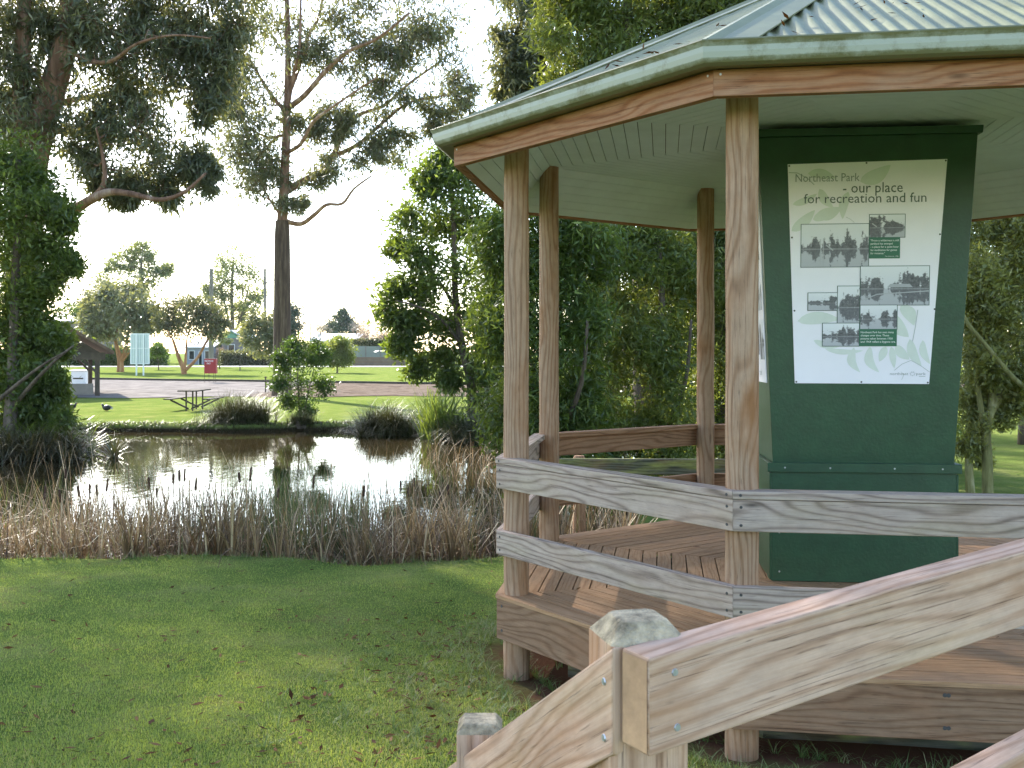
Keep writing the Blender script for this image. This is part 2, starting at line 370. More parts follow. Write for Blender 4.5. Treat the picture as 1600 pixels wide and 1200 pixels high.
def mat_ground():
    m, t, out = newmat('lawn_and_bare_earth')
    g = N(t, 'ShaderNodeNewGeometry'); sep = N(t, 'ShaderNodeSeparateXYZ'); L(t, g.outputs['Position'], sep.inputs[0])
    def nz(scale, detail=5.0, rough=0.6):
        n = N(t, 'ShaderNodeTexNoise', Scale=scale, Detail=detail, Roughness=rough); L(t, g.outputs['Position'], n.inputs['Vector']); return n.outputs[0]
    r = ramp(t, [(0.3, (0.11,0.155,0.038)), (0.5, (0.15,0.195,0.048)), (0.7, (0.22,0.235,0.075))]); L(t, nz(1.3), r.inputs[0])
    r2 = ramp(t, [(0.35, (0.6,0.6,0.6)), (0.65, (1.3,1.3,1.3))]); L(t, nz(38.0, 6.0, 0.8), r2.inputs[0])
    c = mixc(t, 1.0, r.outputs[0], r2.outputs[0], 'MULTIPLY')
    # thin worn patches
    r3 = ramp(t, [(0.55, (0,0,0)), (0.70, (1,1,1))]); L(t, nz(2.4, 9.0, 0.75), r3.inputs[0])
    c = mixc(t, mathn(t, 'MULTIPLY', r3.outputs[0], 0.65), c, (0.16,0.115,0.055))
    ff = mathn(t, 'MULTIPLY', mathn(t, 'SUBTRACT', sep.outputs[1], 34.0, True), 0.05, True)
    c = mixc(t, mathn(t, 'MULTIPLY', ff, 0.75), c, (0.28,0.33,0.035))  # far lawn lightened and yellowed, painting in its backlit sunny glow
    # bare red-brown soil close under the deck
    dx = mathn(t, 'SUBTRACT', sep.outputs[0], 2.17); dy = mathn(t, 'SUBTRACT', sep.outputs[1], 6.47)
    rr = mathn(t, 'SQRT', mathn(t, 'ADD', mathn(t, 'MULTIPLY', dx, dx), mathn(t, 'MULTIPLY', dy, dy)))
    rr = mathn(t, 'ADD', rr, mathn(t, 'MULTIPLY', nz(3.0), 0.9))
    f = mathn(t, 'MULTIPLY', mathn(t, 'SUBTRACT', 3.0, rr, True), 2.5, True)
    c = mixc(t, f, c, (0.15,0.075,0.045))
    # muddy waterline
    f2 = mathn(t, 'MULTIPLY', mathn(t, 'SUBTRACT', WATER_Z+0.17, sep.outputs[2], True), 12.0, True)
    c = mixc(t, f2, c, (0.035,0.026,0.014))
    # ordinary dry lawn brown under the right-hand trees
    f3 = mathn(t, 'MULTIPLY', mathn(t, 'SUBTRACT', sep.outputs[0], 4.5, True), 0.4, True)
    f3 = mathn(t, 'MULTIPLY', f3, mathn(t, 'MULTIPLY', mathn(t, 'SUBTRACT', 30.0, sep.outputs[1], True), 0.2, True))
    c = mixc(t, mathn(t, 'MULTIPLY', f3, 0.55), c, (0.20,0.15,0.075))
    b = N(t, 'ShaderNodeBsdfPrincipled', Roughness=0.95); b.inputs['Specular IOR Level'].default_value = 0.0
    L(t, c, b.inputs['Base Color'])
    bp = N(t, 'ShaderNodeBump', Strength=0.7, Distance=0.03); L(t, nz(55.0, 5.0, 0.8), bp.inputs['Height']); L(t, bp.outputs[0], b.inputs['Normal'])
    L(t, b.outputs[0], out.inputs[0]); return m
me.materials.append(mat_ground())

def mat_water():
    m, t, out = newmat('brown_pond_water')
    g = N(t, 'ShaderNodeNewGeometry')
    mp = N(t, 'ShaderNodeMapping'); mp.inputs['Scale'].default_value = (1.0, 0.45, 1.0); L(t, g.outputs['Position'], mp.inputs['Vector'])
    n = N(t, 'ShaderNodeTexNoise', Scale=5.0, Detail=3.0, Roughness=0.5); L(t, mp.outputs[0], n.inputs['Vector'])
    bp = N(t, 'ShaderNodeBump', Strength=0.05, Distance=0.05); L(t, n.outputs[0], bp.inputs['Height'])
    n2 = N(t, 'ShaderNodeTexNoise', Scale=0.5, Detail=3.0); L(t, g.outputs['Position'], n2.inputs['Vector'])
    r = ramp(t, [(0.3, (0.022,0.017,0.008)), (0.7, (0.038,0.029,0.013))]); L(t, n2.outputs[0], r.inputs[0])
    b = N(t, 'ShaderNodeBsdfPrincipled', Roughness=0.02, IOR=1.33)
    b.inputs['Specular IOR Level'].default_value = 0.6
    L(t, r.outputs[0], b.inputs['Base Color']); L(t, bp.outputs[0], b.inputs['Normal']); L(t, b.outputs[0], out.inputs[0]); return m
mb = MB(); pc = POND.mean(0)
mb.face([(-24, 8.5, WATER_Z), (9, 8.5, WATER_Z), (9, 33.5, WATER_Z), (-24, 33.5, WATER_Z)])
water = mb.build('water', mat_water()); tag(water, kind='structure')

# sealed drive between the two lawns, and the far path
def strip(name, near, far, mat, lift=0.03, x0=-90, x1=60, n=90):
    mb = MB()
    xx = np.linspace(x0, x1, n)
    for i in range(n-1):
        a, b = xx[i], xx[i+1]
        q = []
        K = 6
        for k in range(K):
            ya0 = near(a)+(far(a)-near(a))*k/K; ya1 = near(a)+(far(a)-near(a))*(k+1)/K
            yb0 = near(b)+(far(b)-near(b))*k/K; yb1 = near(b)+(far(b)-near(b))*(k+1)/K
            mb.face([(a, ya0, gzf(a, ya0)+lift), (b, yb0, gzf(b, yb0)+lift), (b, yb1, gzf(b, yb1)+lift), (a, ya1, gzf(a, ya1)+lift)])
    o = mb.build(name, mat); tag(o, kind='structure'); return o
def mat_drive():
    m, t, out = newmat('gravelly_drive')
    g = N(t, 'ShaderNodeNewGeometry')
    n = N(t, 'ShaderNodeTexNoise', Scale=0.8, Detail=8.0, Roughness=0.75); L(t, g.outputs['Position'], n.inputs['Vector'])  # dark noise patches paint in dappled tree shade, mixed with leaf litter
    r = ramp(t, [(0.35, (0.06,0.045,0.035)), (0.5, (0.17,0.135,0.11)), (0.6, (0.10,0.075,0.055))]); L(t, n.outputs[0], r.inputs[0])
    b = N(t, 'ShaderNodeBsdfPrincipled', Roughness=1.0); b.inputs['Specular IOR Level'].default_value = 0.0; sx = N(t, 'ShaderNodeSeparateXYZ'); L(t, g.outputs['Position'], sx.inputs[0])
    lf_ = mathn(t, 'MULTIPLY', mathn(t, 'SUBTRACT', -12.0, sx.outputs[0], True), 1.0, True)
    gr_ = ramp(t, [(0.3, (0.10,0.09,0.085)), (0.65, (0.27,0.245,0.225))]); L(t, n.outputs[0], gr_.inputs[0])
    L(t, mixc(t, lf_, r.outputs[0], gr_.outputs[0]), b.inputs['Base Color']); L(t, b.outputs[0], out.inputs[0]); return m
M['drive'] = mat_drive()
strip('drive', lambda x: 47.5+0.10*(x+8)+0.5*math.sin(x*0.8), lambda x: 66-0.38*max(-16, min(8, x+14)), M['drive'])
M['pale_path'] = mat_simple('pale_concrete', (0.42,0.41,0.39), 0.85, 0.1, 2)
strip('path', lambda x: 113, lambda x: 117, M['pale_path'], x0=-160, x1=90, n=60)
mb = MB()
for i in range(50):
    a = -34+i*1.5; ya = 66.25-0.38*max(-16, min(8, a+14)); yb = 66.25-0.38*max(-16, min(8, a+15.5))
    mb.beam((a, ya, gzf(a, ya)+0.05), (a+1.49, yb, gzf(a+1.49, yb)+0.05), 0.16, 0.22)
kerb = mb.build('kerb', mat_simple('dark_kerb_log', (0.06,0.05,0.04), 0.9)); tag(kerb, kind='structure')

# ------------------------------------------------------------------ gazebo
DEL = -0.149; GC = Vector((2.174, 6.467, 0))
def gang(k): return R(-112.5-45*k)+DEL          # corner k (0 = front-left post, 1 = left post, 2, 3 ... going round the back)
def gcorner(k, rad, z): a = gang(k); return Vector((GC.x+rad*math.cos(a), GC.y+rad*math.sin(a), z))
DECKZ = EYE-1.40
def facet_prism(mb, k, ro, ri, z0, z1, mi=0, z0i=None, z1i=None, gap=0.0):
    """mitred board along facet k (corner k -> k+1); outer / inner corner radius"""
    z0i = z0 if z0i is None else z0i; z1i = z1 if z1i is None else z1i
    a0, a1 = gcorner(k, ro, z0), gcorner(k+1, ro, z0); b0, b1 = gcorner(k, ri, z0i), gcorner(k+1, ri, z0i)
    c0, c1 = gcorner(k, ro, z1), gcorner(k+1, ro, z1); d0, d1 = gcorner(k, ri, z1i), gcorner(k+1, ri, z1i)
    u = (a1-a0).normalized()
    g = u*gap
    mb.hexa([b0+g, b1-g, a1-g, a0+g], [d0+g, d1-g, c1-g, c0+g], u)
gz_root = thing('gazebo', 'octagonal timber gazebo with pale green corrugated roof and decked floor by the pond', 'gazebo', GC)
CS = math.cos(R(22.5))
# posts
for k in range(8):
    c = gcorner(k, 2.214, 0); mb = MB(); rnd = random.Random(k+4)
    zb = -0.35; zt = EYE+1.40
    pts = []; rad = []
    for i in range(15):
        z = zb+(zt-zb)*i/14
        pts.append((c.x+rnd.uniform(-.002,.002), c.y+rnd.uniform(-.002,.002), z)); rad.append(0.0755-0.004*i/14+rnd.uniform(-.0012,.0012))
    mb.tube(pts, rad, 22)
    mb.build('post', M['post'], gz_root, smooth=True)
# rails on every facet but the entrance (facet 6: corners 6-7)
RO = 2.335
def nail(mb, p, n, r=0.006):
    if isinstance(mb, list): mb.append((p, n, r)); return
    n = Vector(n).normalized(); a = n.orthogonal().normalized(); b = n.cross(a)
    ring = [Vector(p)+n*0.0022+(a*math.cos(2*PI*i/8)+b*math.sin(2*PI*i/8))*r for i in range(8)]
    ring2 = [q-n*0.004+(q-Vector(p)).normalized()*r*0.3 for q in ring]
    mb.face(ring)
    for i in range(8): mb.face([ring2[i], ring2[(i+1)%8], ring[(i+1)%8], ring[i]])
ENTR = 6
def put_nails(lst, name, mat, parent):
    for p, n, r in lst:
        m_ = MB(); nail(m_, p, n, r); m_.build(name, mat, parent)
for k in range(8):
    if k in (ENTR, 4): continue        # openings: to the ramp and to the path at the back right
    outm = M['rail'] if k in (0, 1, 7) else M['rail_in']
    t_ = 0.045/CS
    z1 = EYE-0.606; z2 = EYE-1.027
    zt = z1-0.036
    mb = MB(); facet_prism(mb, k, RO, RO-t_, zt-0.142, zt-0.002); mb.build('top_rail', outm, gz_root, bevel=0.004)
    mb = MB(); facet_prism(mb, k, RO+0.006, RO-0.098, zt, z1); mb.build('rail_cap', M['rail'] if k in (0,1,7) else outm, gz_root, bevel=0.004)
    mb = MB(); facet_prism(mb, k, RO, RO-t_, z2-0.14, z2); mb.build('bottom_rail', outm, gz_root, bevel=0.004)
    if k in (0, 7):
        mb = []; nrm = (gcorner(k, 1, 0)+gcorner(k+1, 1, 0))/2-GC
        for e in (k, k+1):
            for zz in (zt-0.035, zt-0.115, z2-0.035, z2-0.11, z1-0.018):
                p = gcorner(e, RO+(0.006 if zz == z1-0.018 else 0), zz); oth = gcorner(2*k+1-e, RO, zz); p = p+(oth-p).normalized()*0.035
                nail(mb, p, nrm)
        put_nails(mb, 'nail_head', M['darknail'], gz_root)
# fascia of the deck, deck boards, back skirting
for k in range(8):
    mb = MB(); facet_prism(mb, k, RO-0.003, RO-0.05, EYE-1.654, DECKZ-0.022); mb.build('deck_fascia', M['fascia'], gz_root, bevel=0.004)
mb = []
for k in (7, 0):
    nrm = (gcorner(k, 1, 0)+gcorner(k+1, 1, 0))/2-GC
    for e in (k, k+1):
        for zz in (DECKZ-0.06, DECKZ-0.2):
            p = gcorner(e, RO-0.003, zz); oth = gcorner(2*k+1-e, RO-0.003, zz); u = (oth-p).normalized()
            for s_ in (0.05, 0.9): nail(mb, p+u*s_, nrm, 0.008)
put_nails(mb, 'nail_head', M['darknail'], gz_root)
mb = MB()
rad = RO+0.004; wv = 0.09/CS; gp = 0.0075/CS; first = True
while rad > 0.12:
    ri = rad-(0.135/CS if first else wv); first = False
    for k in range(8):
        facet_prism(mb, k, rad, max(ri, 0.002), DECKZ-0.021+random.uniform(-.0007,.0007), DECKZ+random.uniform(-.001,.001), gap=0.0012)
    rad = ri-gp
mb.build('decking', M['deck'], gz_root)
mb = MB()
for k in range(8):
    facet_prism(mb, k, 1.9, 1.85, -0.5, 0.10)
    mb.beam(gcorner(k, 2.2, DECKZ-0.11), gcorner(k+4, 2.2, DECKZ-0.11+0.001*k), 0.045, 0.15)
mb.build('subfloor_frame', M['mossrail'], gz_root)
# eaves beam
for k in range(8):
    mb = MB(); facet_prism(mb, k, 2.584, 2.584-0.05, EYE+1.073, EYE+1.185); mb.build('eaves_beam', M['beam'], gz_root, bevel=0.003)
mb = []
for k in (7, 0):
    nrm = (gcorner(k, 1, 0)+gcorner(k+1, 1, 0))/2-GC
    for e in (k, k+1):
        p = gcorner(e, 2.584, EYE+1.165); oth = gcorner(2*k+1-e, 2.584, EYE+1.165); nail(mb, p+(oth-p).normalized()*0.03, nrm, 0.005)
put_nails(mb, 'screw_head', M['steel'], gz_root)
# sloping lining under the overhang and flat boarded ceiling
def lining(name, r0, z0, r1, z1, step):
    mb = MB(); Ls = math.hypot((r0-r1)*CS, z1-z0); n = max(1, round(Ls/step)); 
    for i in range(n):
        fa = i/n+0.0045/Ls/1.0; fb = (i+1)/n
        ra, rb = r0+(r1-r0)*fa, r0+(r1-r0)*fb; za, zb_ = z0+(z1-z0)*fa, z0+(z1-z0)*fb
        for k in range(8): facet_prism(mb, k, ra, max(rb, .001), za, za+0.012, z0i=zb_, z1i=zb_+0.012, gap=0.001)
    mb.build(name, M['ceil'], gz_root)
    mb = MB()
    for k in range(8): facet_prism(mb, k, r0, max(r1, .001), z0+0.013, z0+0.02, z0i=z1+0.013, z1i=z1+0.02)
    return mb
m1 = lining('eaves_lining', 2.532, EYE+1.085, 2.20, EYE+1.385, 0.075)
m1.build('lining_backing', M['ceil_gap'], gz_root)
m2 = lining('ceiling', 2.20, EYE+1.388, 0.0, EYE+1.388, 0.085)
m2.build('ceiling_backing', M['ceil_gap'], gz_root)
# gutter: profile swept round the octagon (corner radius, z)
prof = [(2.500, 1.250), (2.690, 1.262), (2.717, 1.278), (2.723, 1.271), (2.716, 1.259), (2.708, 1.250), (2.707, 1.228), (2.702, 1.205), (2.690, 1.188), (2.668, 1.178), (2.590, 1.186), (2.586, 1.196)]
mb = MB()
tot = 0; cum = [0]
for a, b in zip(prof, prof[1:]): tot += math.hypot(a[0]-b[0], a[1]-b[1]); cum.append(tot)
for k in range(8):
    for i in range(1, len(prof)-1):
        (ra, za), (rb, zb_) = prof[i], prof[i+1]
        p = [gcorner(k+1, ra, EYE+za), gcorner(k, ra, EYE+za), gcorner(k, rb, EYE+zb_), gcorner(k+1, rb, EYE+zb_)]
        Lk = (p[0]-p[1]).length
        va = 1-(za-1.178)/0.10; vb = 1-(zb_-1.178)/0.10
        mb.face(p, uvs=[(Lk, va), (0, va), (0, vb), (Lk, vb)])
    # inner trough wall
    p = [gcorner(k, 2.69, EYE+1.262), gcorner(k+1, 2.69, EYE+1.262), gcorner(k+1, 2.69, EYE+1.21), gcorner(k, 2.69, EYE+1.21)]
    mb.face(p, uvs=[(0,.5)]*4)
    p = [gcorner(k, 2.69, EYE+1.21), gcorner(k+1, 2.69, EYE+1.21), gcorner(k+1, 2.5, EYE+1.21), gcorner(k, 2.5, EYE+1.21)]
    mb.face(p, uvs=[(0,.5)]*4)
mb.build('gutter', M['gutter'], gz_root)
# roof sheets: corrugated facet by facet
RE = 2.665; ZE = EYE+1.252; APEX = GC+Vector((0, 0, EYE+2.49))
for k in range(8):
    A, B = gcorner(k, RE, ZE), gcorner(k+1, RE, ZE); mid = (A+B)/2; u = (B-A).normalized(); hw = (B-A).length/2
    up = (APEX-mid); Lh = up.length; up.normalize(); nrm = u.cross(up); nrm = nrm if nrm.z > 0 else -nrm
    vs = []; fs = []
    step = 0.076/6; n = int(2*hw/step)
    for i in range(n+1):
        s_ = -hw+2*hw*i/n; f = 1-abs(s_)/hw; off = nrm*0.0095*math.cos(2*PI*s_/0.076)
        p0 = mid+u*s_*0.985+up*0.02+off; p1 = mid+u*s_+up*Lh*f+off
        vs += [p0, p1]
        if i: b = 2*(i-1); fs.append((b, b+2, b+3, b+1))
    me = bpy.data.meshes.new('roof_sheet'); me.from_pydata([tuple(v) for v in vs], [], fs)
    me.polygons.foreach_set('use_smooth', [True]*len(fs)); me.materials.append(M['roof'])
    o = bpy.data.objects.new('roof_sheet', me); C.objects.link(o); o.parent = gz_root; o.matrix_parent_inverse = gz_root.matrix_world.inverted()
for k in range(8):
    e = gcorner(k, RE+0.01, ZE); d = (APEX-e).normalized(); e = e+d*0.035; mb = MB()
    prev = gcorner(k-1, RE, ZE); nxt = gcorner(k+1, RE, ZE)
    up1 = d.cross((nxt-e).normalized()); up1 = up1 if up1.z > 0 else -up1; up1.normalize()
    up2 = d.cross((prev-e).normalized()); up2 = up2 if up2.z > 0 else -up2; up2.normalize()
    s1 = (nxt-e)-d*(nxt-e).dot(d); s1.normalize(); s2 = (prev-e)-d*(prev-e).dot(d); s2.normalize()
    upm = (up1+up2).normalized(); W_ = 0.165
    rid = [(s2*W_+up2*0.008), (s2*W_+up2*0.015), (s2*0.03+up2*0.018), upm*0.034, (s1*0.03+up1*0.018), (s1*W_+up1*0.015), (s1*W_+up1*0.008)]
    for a, b in zip(rid, rid[1:]): 
        mb.face([e+a, e+b, APEX+b*0.9, APEX+a*0.9])
    mb.build('hip_capping', M['roof'], gz_root)
mb = MB()
for i in range(5):
    za = [0.0, 0.05, 0.14, 0.2, 0.22][i]
mb.tube([APEX+Vector((0,0,-0.06)), APEX+Vector((0,0,0.03)), APEX+Vector((0,0,0.08))], [0.22, 0.16, 0.02], 8)
mb.build('roof_finial', M['roof'], gz_root)

# ------------------------------------------------------------------ information kiosk on the deck
KR = R(-5.5); KC = Vector((2.19, 6.735, DECKZ))
kio = thing('information_kiosk', 'tall dark green box kiosk with flared top and white history panels inside the gazebo', 'kiosk', KC)
KM = Matrix.Translation((KC.x, KC.y, 0)) @ Matrix.Rotation(KR, 4, 'Z')
def K(x, y, z): return KM @ Vector((x, y, z))
HB = 0.548; ZL = EYE-0.675; ZT = EYE+1.305
def frustum(mb, h0, h1, z0, z1, mi=0, rot=0):
    b = [K(-h0,-h0,z0), K(h0,-h0,z0), K(h0,h0,z0), K(-h0,h0,z0)]; t = [K(-h1,-h1,z1), K(h1,-h1,z1), K(h1,h1,z1), K(-h1,h1,z1)]
    mb.hexa(b, t, None, None, mi)
mb = MB(); frustum(mb, HB, HB, DECKZ+0.002, ZL-0.002); mb.build('base_cabinet', M['green'], kio, bevel=0.003)
for sx in (-1, 1):
    for sy in (-1, 1):
        mb = MB(); x0 = sx*HB; y0 = sy*HB
        mb.box((min(x0, x0+sx*0.012), y0-sy*0.09 if sy>0 else y0, DECKZ+0.01), (max(x0, x0+sx*0.012), y0 if sy>0 else y0+0.09, ZL-0.06), M4=KM)
        mb.build('corner_strip', M['green'], kio, bevel=0.002)
for sy, sx in ((-1, 0), (1, 0), (0, -1), (0, 1)):
    mb = MB(); o_ = HB+0.001
    if sx == 0: mb.box((-HB-0.026, min(sy*o_, sy*(o_+0.022)), ZL-0.052), (HB+0.026, max(sy*o_, sy*(o_+0.022)), ZL+0.004), M4=KM)
    else: mb.box((min(sx*o_, sx*(o_+0.022)), -HB, ZL-0.052), (max(sx*o_, sx*(o_+0.022)), HB, ZL+0.004), M4=KM)
    mb.build('ledge_trim', M['green'], kio, bevel=0.002)
H0, H1 = 0.538, 0.640
mb = MB(); frustum(mb, H0, H1, ZL, ZT); mb.build('display_box', M['green'], kio, bevel=0.003)
mb = MB(); frustum(mb, H1+0.022, H1+0.026, ZT, ZT+0.045); mb.build('top_cap', M['green'], kio, bevel=0.003)
mb = []
for zz in (ZL-0.025,):
    for xx in (-0.47, -0.2, 0.18, 0.46): nail(mb, K(xx, -HB-0.023, zz), KM.to_3x3() @ Vector((0,-1,0)), 0.005)
for xx in (-0.5, 0.5):
    for zz in (DECKZ+0.06, DECKZ+0.3): nail(mb, K(xx, -HB, zz), KM.to_3x3() @ Vector((0,-1,0)), 0.005)
put_nails(mb, 'screw_head', M['steel'], kio)

M['signwhite'] = mat_simple('printed_sign_white', (0.90,0.87,0.94), 0.35, 0.03, 3)
M['printgreen'] = mat_simple('printed_green', (0.02,0.14,0.075), 0.4, 0.03, 3)
M['leafprint'] = mat_simple('printed_pale_leaf', (0.68,0.73,0.68), 0.4, 0.06, 9)
M['leafline'] = mat_simple('printed_pale_stem', (0.50,0.52,0.53), 0.4, 0.03, 3)
M['inkgreen'] = mat_simple('printed_dark_lettering', (0.07,0.11,0.10), 0.4, 0.03, 3)
M['inkgrey'] = mat_simple('printed_grey_lettering', (0.30,0.33,0.33), 0.4, 0.03, 3)
M['inkwhite'] = mat_simple('printed_white_lettering', (0.72,0.76,0.74), 0.4, 0.03, 3)
M['photoedge'] = mat_simple('printed_photo_border', (0.03,0.08,0.06), 0.4, 0.03, 3)
def mat_photo():
    """old black-and-white lake view: pale sky, ragged trees, pale bank line, mirrored water"""
    m, t, out = newmat('printed_lake_photograph')
    uv = N(t, 'ShaderNodeUVMap'); sep = N(t, 'ShaderNodeSeparateXYZ'); L(t, uv.outputs[0], sep.inputs[0])
    u = sep.outputs[0]; v = mathn(t, 'FRACT', sep.outputs[1])
    hor = 0.42
    dv_ = mathn(t, 'ABSOLUTE', mathn(t, 'SUBTRACT', v, hor))
    cb = N(t, 'ShaderNodeCombineXYZ'); L(t, mathn(t, 'MULTIPLY', u, 3.2), cb.inputs[0]); L(t, mathn(t, 'MULTIPLY', dv_, 1.0), cb.inputs[1]); L(t, mathn(t, 'FLOOR', sep.outputs[1]), cb.inputs[2])
    n = N(t, 'ShaderNodeTexNoise', Scale=1.5, Detail=2.0, Roughness=0.5); L(t, cb.outputs[0], n.inputs['Vector'])
    cb2 = N(t, 'ShaderNodeCombineXYZ'); L(t, mathn(t, 'MULTIPLY', u, 14.0), cb2.inputs[0]); L(t, mathn(t, 'MULTIPLY', dv_, 14.0), cb2.inputs[1]); L(t, sep.outputs[1], cb2.inputs[2])
    n2 = N(t, 'ShaderNodeTexNoise', Scale=1.2, Detail=4.0, Roughness=0.7); L(t, cb2.outputs[0], n2.inputs['Vector'])
    tree_h = mathn(t, 'ADD', mathn(t, 'MULTIPLY', mathn(t, 'SUBTRACT', n.outputs[0], 0.34), 1.5), mathn(t, 'MULTIPLY', mathn(t, 'SUBTRACT', n2.outputs[0], 0.5), 0.55))
    tr = mathn(t, 'MULTIPLY', mathn(t, 'SUBTRACT', tree_h, dv_), 12.0, True)
    skyc = mixc(t, v, (0.62,0.63,0.69), (0.82,0.83,0.88))
    c = mixc(t, tr, skyc, mixc(t, mathn(t, 'MULTIPLY', n2.outputs[0], n2.outputs[0]), (0.004,0.004,0.007), (0.42,0.43,0.48)))
    below = mathn(t, 'MULTIPLY', mathn(t, 'SUBTRACT', hor, v), 60.0, True)
    c = mixc(t, mathn(t, 'MULTIPLY', below, 0.35), c, (0.16,0.165,0.20))
    bank = mathn(t, 'MULTIPLY', mathn(t, 'SUBTRACT', 0.022, dv_, True), 40.0, True)
    c = mixc(t, mathn(t, 'MULTIPLY', bank, 0.6), c, (0.50,0.50,0.54))
    b = N(t, 'ShaderNodeBsdfPrincipled', Roughness=0.35); L(t, c, b.inputs['Base Color']); L(t, b.outputs[0], out.inputs[0]); return m
M['photo'] = mat_photo()

class Face:
    """a sloping face of the display box; a = across, z = height, lift = mm off the face"""
    def __init__(s, rot): s.M = KM @ Matrix.Rotation(rot, 4, 'Z')
    def P(s, a, z, lift):
        h = H0+(H1-H0)*(z-ZL)/(ZT-ZL)
        return s.M @ Vector((a, -h-lift, z))
    def poly(s, mb, pts, l0, l1, uvs=None):
        top = [s.P(a, z, l1) for a, z in pts]; bot = [s.P(a, z, l0) for a, z in pts]
        mb.face(top, uvs=uvs)
        for i in range(len(pts)):
            j = (i+1) % len(pts); mb.face([bot[i], bot[j], top[j], top[i]], uvs=[uvs[i], uvs[j], uvs[j], uvs[i]] if uvs else None)
def SZ(zx, zy): return ((zx-440)*0.001257-0.006, 2.868-(zy-74)*0.001258)
def text_mesh(s, x0, x1, ybase, face, lift, h=None, sx=None, bold=0.0, shear=0.0):
    cu = bpy.data.curves.new('lettering', 'FONT'); cu.body = s; cu.size = 1.0; cu.offset = bold; cu.resolution_u = 2; cu.shear = shear
    o = bpy.data.objects.new('lettering', cu); C.objects.link(o)
    bpy.context.view_layer.update()
    me = bpy.data.meshes.new_from_object(o); C.objects.unlink(o); bpy.data.objects.remove(o)
    co = np.empty(len(me.vertices)*3, dtype=np.float32); me.vertices.foreach_get('co', co); co = co.reshape(-1, 3)
    mn, mx = co[:, 0].min(), co[:, 0].max()
    a0, zb_ = SZ(x0, ybase) if face is not None else (x0, ybase)
    a1 = SZ(x1, ybase)[0] if face is not None else x1
    k = (a1-a0)/(mx-mn); kh = h if h else k
    fs = [list(p.vertices) for p in me.polygons]
    pts = [(a0+(c[0]-mn)*k, zb_+c[1]*kh) for c in co]
    bpy.data.meshes.remove(me)
    return pts, fs
def add_text(mb, s, x0, x1, yb, face, lift, h=None, bold=0.0, shear=0.0):
    pts, fs = text_mesh(s, x0, x1, yb, face, lift, h, bold=bold, shear=shear)
    for f in fs: mb.face([face.P(*pts[i], lift) for i in f], uvs=[(0,0)]*len(f))

front = Face(0)
sign = MB()
cs = [SZ(75,80), SZ(118,1133), SZ(748,1135), SZ(815,68)]
front.poly(sign, cs, 0.001, 0.006)
panel = sign.build('sign_panel', M['signwhite'], kio)
def leafshape(p0, p1, wd, bend=0.0, n=10, tip=0.5):
    x0, y0 = p0; x1, y1 = p1; dx, dy = x1-x0, y1-y0; Ln = math.hypot(dx, dy); nx_, ny_ = -dy/Ln, dx/Ln
    l, r = [], []
    for i in range(n+1):
        t = i/n; wv_ = wd/2*math.sin(PI*t**0.8)**0.8 if 0 < t < 1 else 0
        cx = x0+dx*t+nx_*bend*math.sin(PI*t); cy = y0+dy*t+ny_*bend*math.sin(PI*t)
        l.append((cx+nx_*wv_, cy+ny_*wv_)); r.append((cx-nx_*wv_, cy-ny_*wv_))
    return l+r[1:-1][::-1]
leafmb = MB(); li = 0
for (a, b, wd, bd) in [((170,125),(300,150),46,-10),((415,168),(555,92),70,14),((100,272),(215,222),34,8),((96,400),(205,300),52,6),((195,345),(300,320),46,-6),
    ((225,200),(290,290),44,10),((360,215),(335,345),44,10),((210,330),(330,290),60,8),((128,832),(330,825),60,-12),((205,925),(330,955),32,10),((260,968),(440,975),26,10),
    ((395,960),(425,1080),42,26),((470,955),(515,1080),44,26),((545,955),(515,1028),38,0),((570,955),(585,1060),32,0),((590,950),(655,1018),46,6),((610,760),(675,855),60,-14),((655,920),(712,1052),46,14),
    ((715,925),(752,1040),36,14),((560,800),(650,910),70,10)]:
    pts = leafshape(a, b, wd, bd); pts = [SZ(*p) for p in pts]
    # orientation
    ar = sum(pts[i][0]*pts[(i+1)%len(pts)][1]-pts[(i+1)%len(pts)][0]*pts[i][1] for i in range(len(pts)))
    if ar < 0: pts = pts[::-1]
    n_ = len(pts)
    lift = 0.0063+0.00004*li; li += 1
    vs = [front.P(a_, z_, lift) for a_, z_ in pts]
    leafmb = MB(); leafmb.face(vs, uvs=[(0,0)]*n_); leafmb.build('leaf_print', M['leafprint'], panel, weld=False)
def linestrip(mb, pts, wd, lift):
    for (x0, y0), (x1, y1) in zip(pts, pts[1:]):
        dx, dy = x1-x0, y1-y0; Ln = math.hypot(dx, dy) or 1; nx_, ny_ = -dy/Ln*wd/2, dx/Ln*wd/2
        q = [SZ(x0+nx_, y0+ny_), SZ(x1+nx_, y1+ny_), SZ(x1-nx_, y1-ny_), SZ(x0-nx_, y0-ny_)]
        mb.face([front.P(a_, z_, lift) for a_, z_ in q], uvs=[(0,0)]*4)
mb = MB()
linestrip(mb, [(80,120),(120,122),(170,150),(200,180)], 4, 0.0073)
linestrip(mb, [(585,1070),(620,1040),(662,1022),(700,1042),(750,1078)], 3, 0.0073)
linestrip(mb, [(690,780),(680,860),(668,930)], 4, 0.0073)
linestrip(mb, [(620,1115),(630,1090),(618,1078)], 2, 0.0073)
linestrip(mb, [(350,335),(370,345),(390,362)], 2, 0.0073)
mb.build('stem_print', M['leafline'], panel, weld=False)
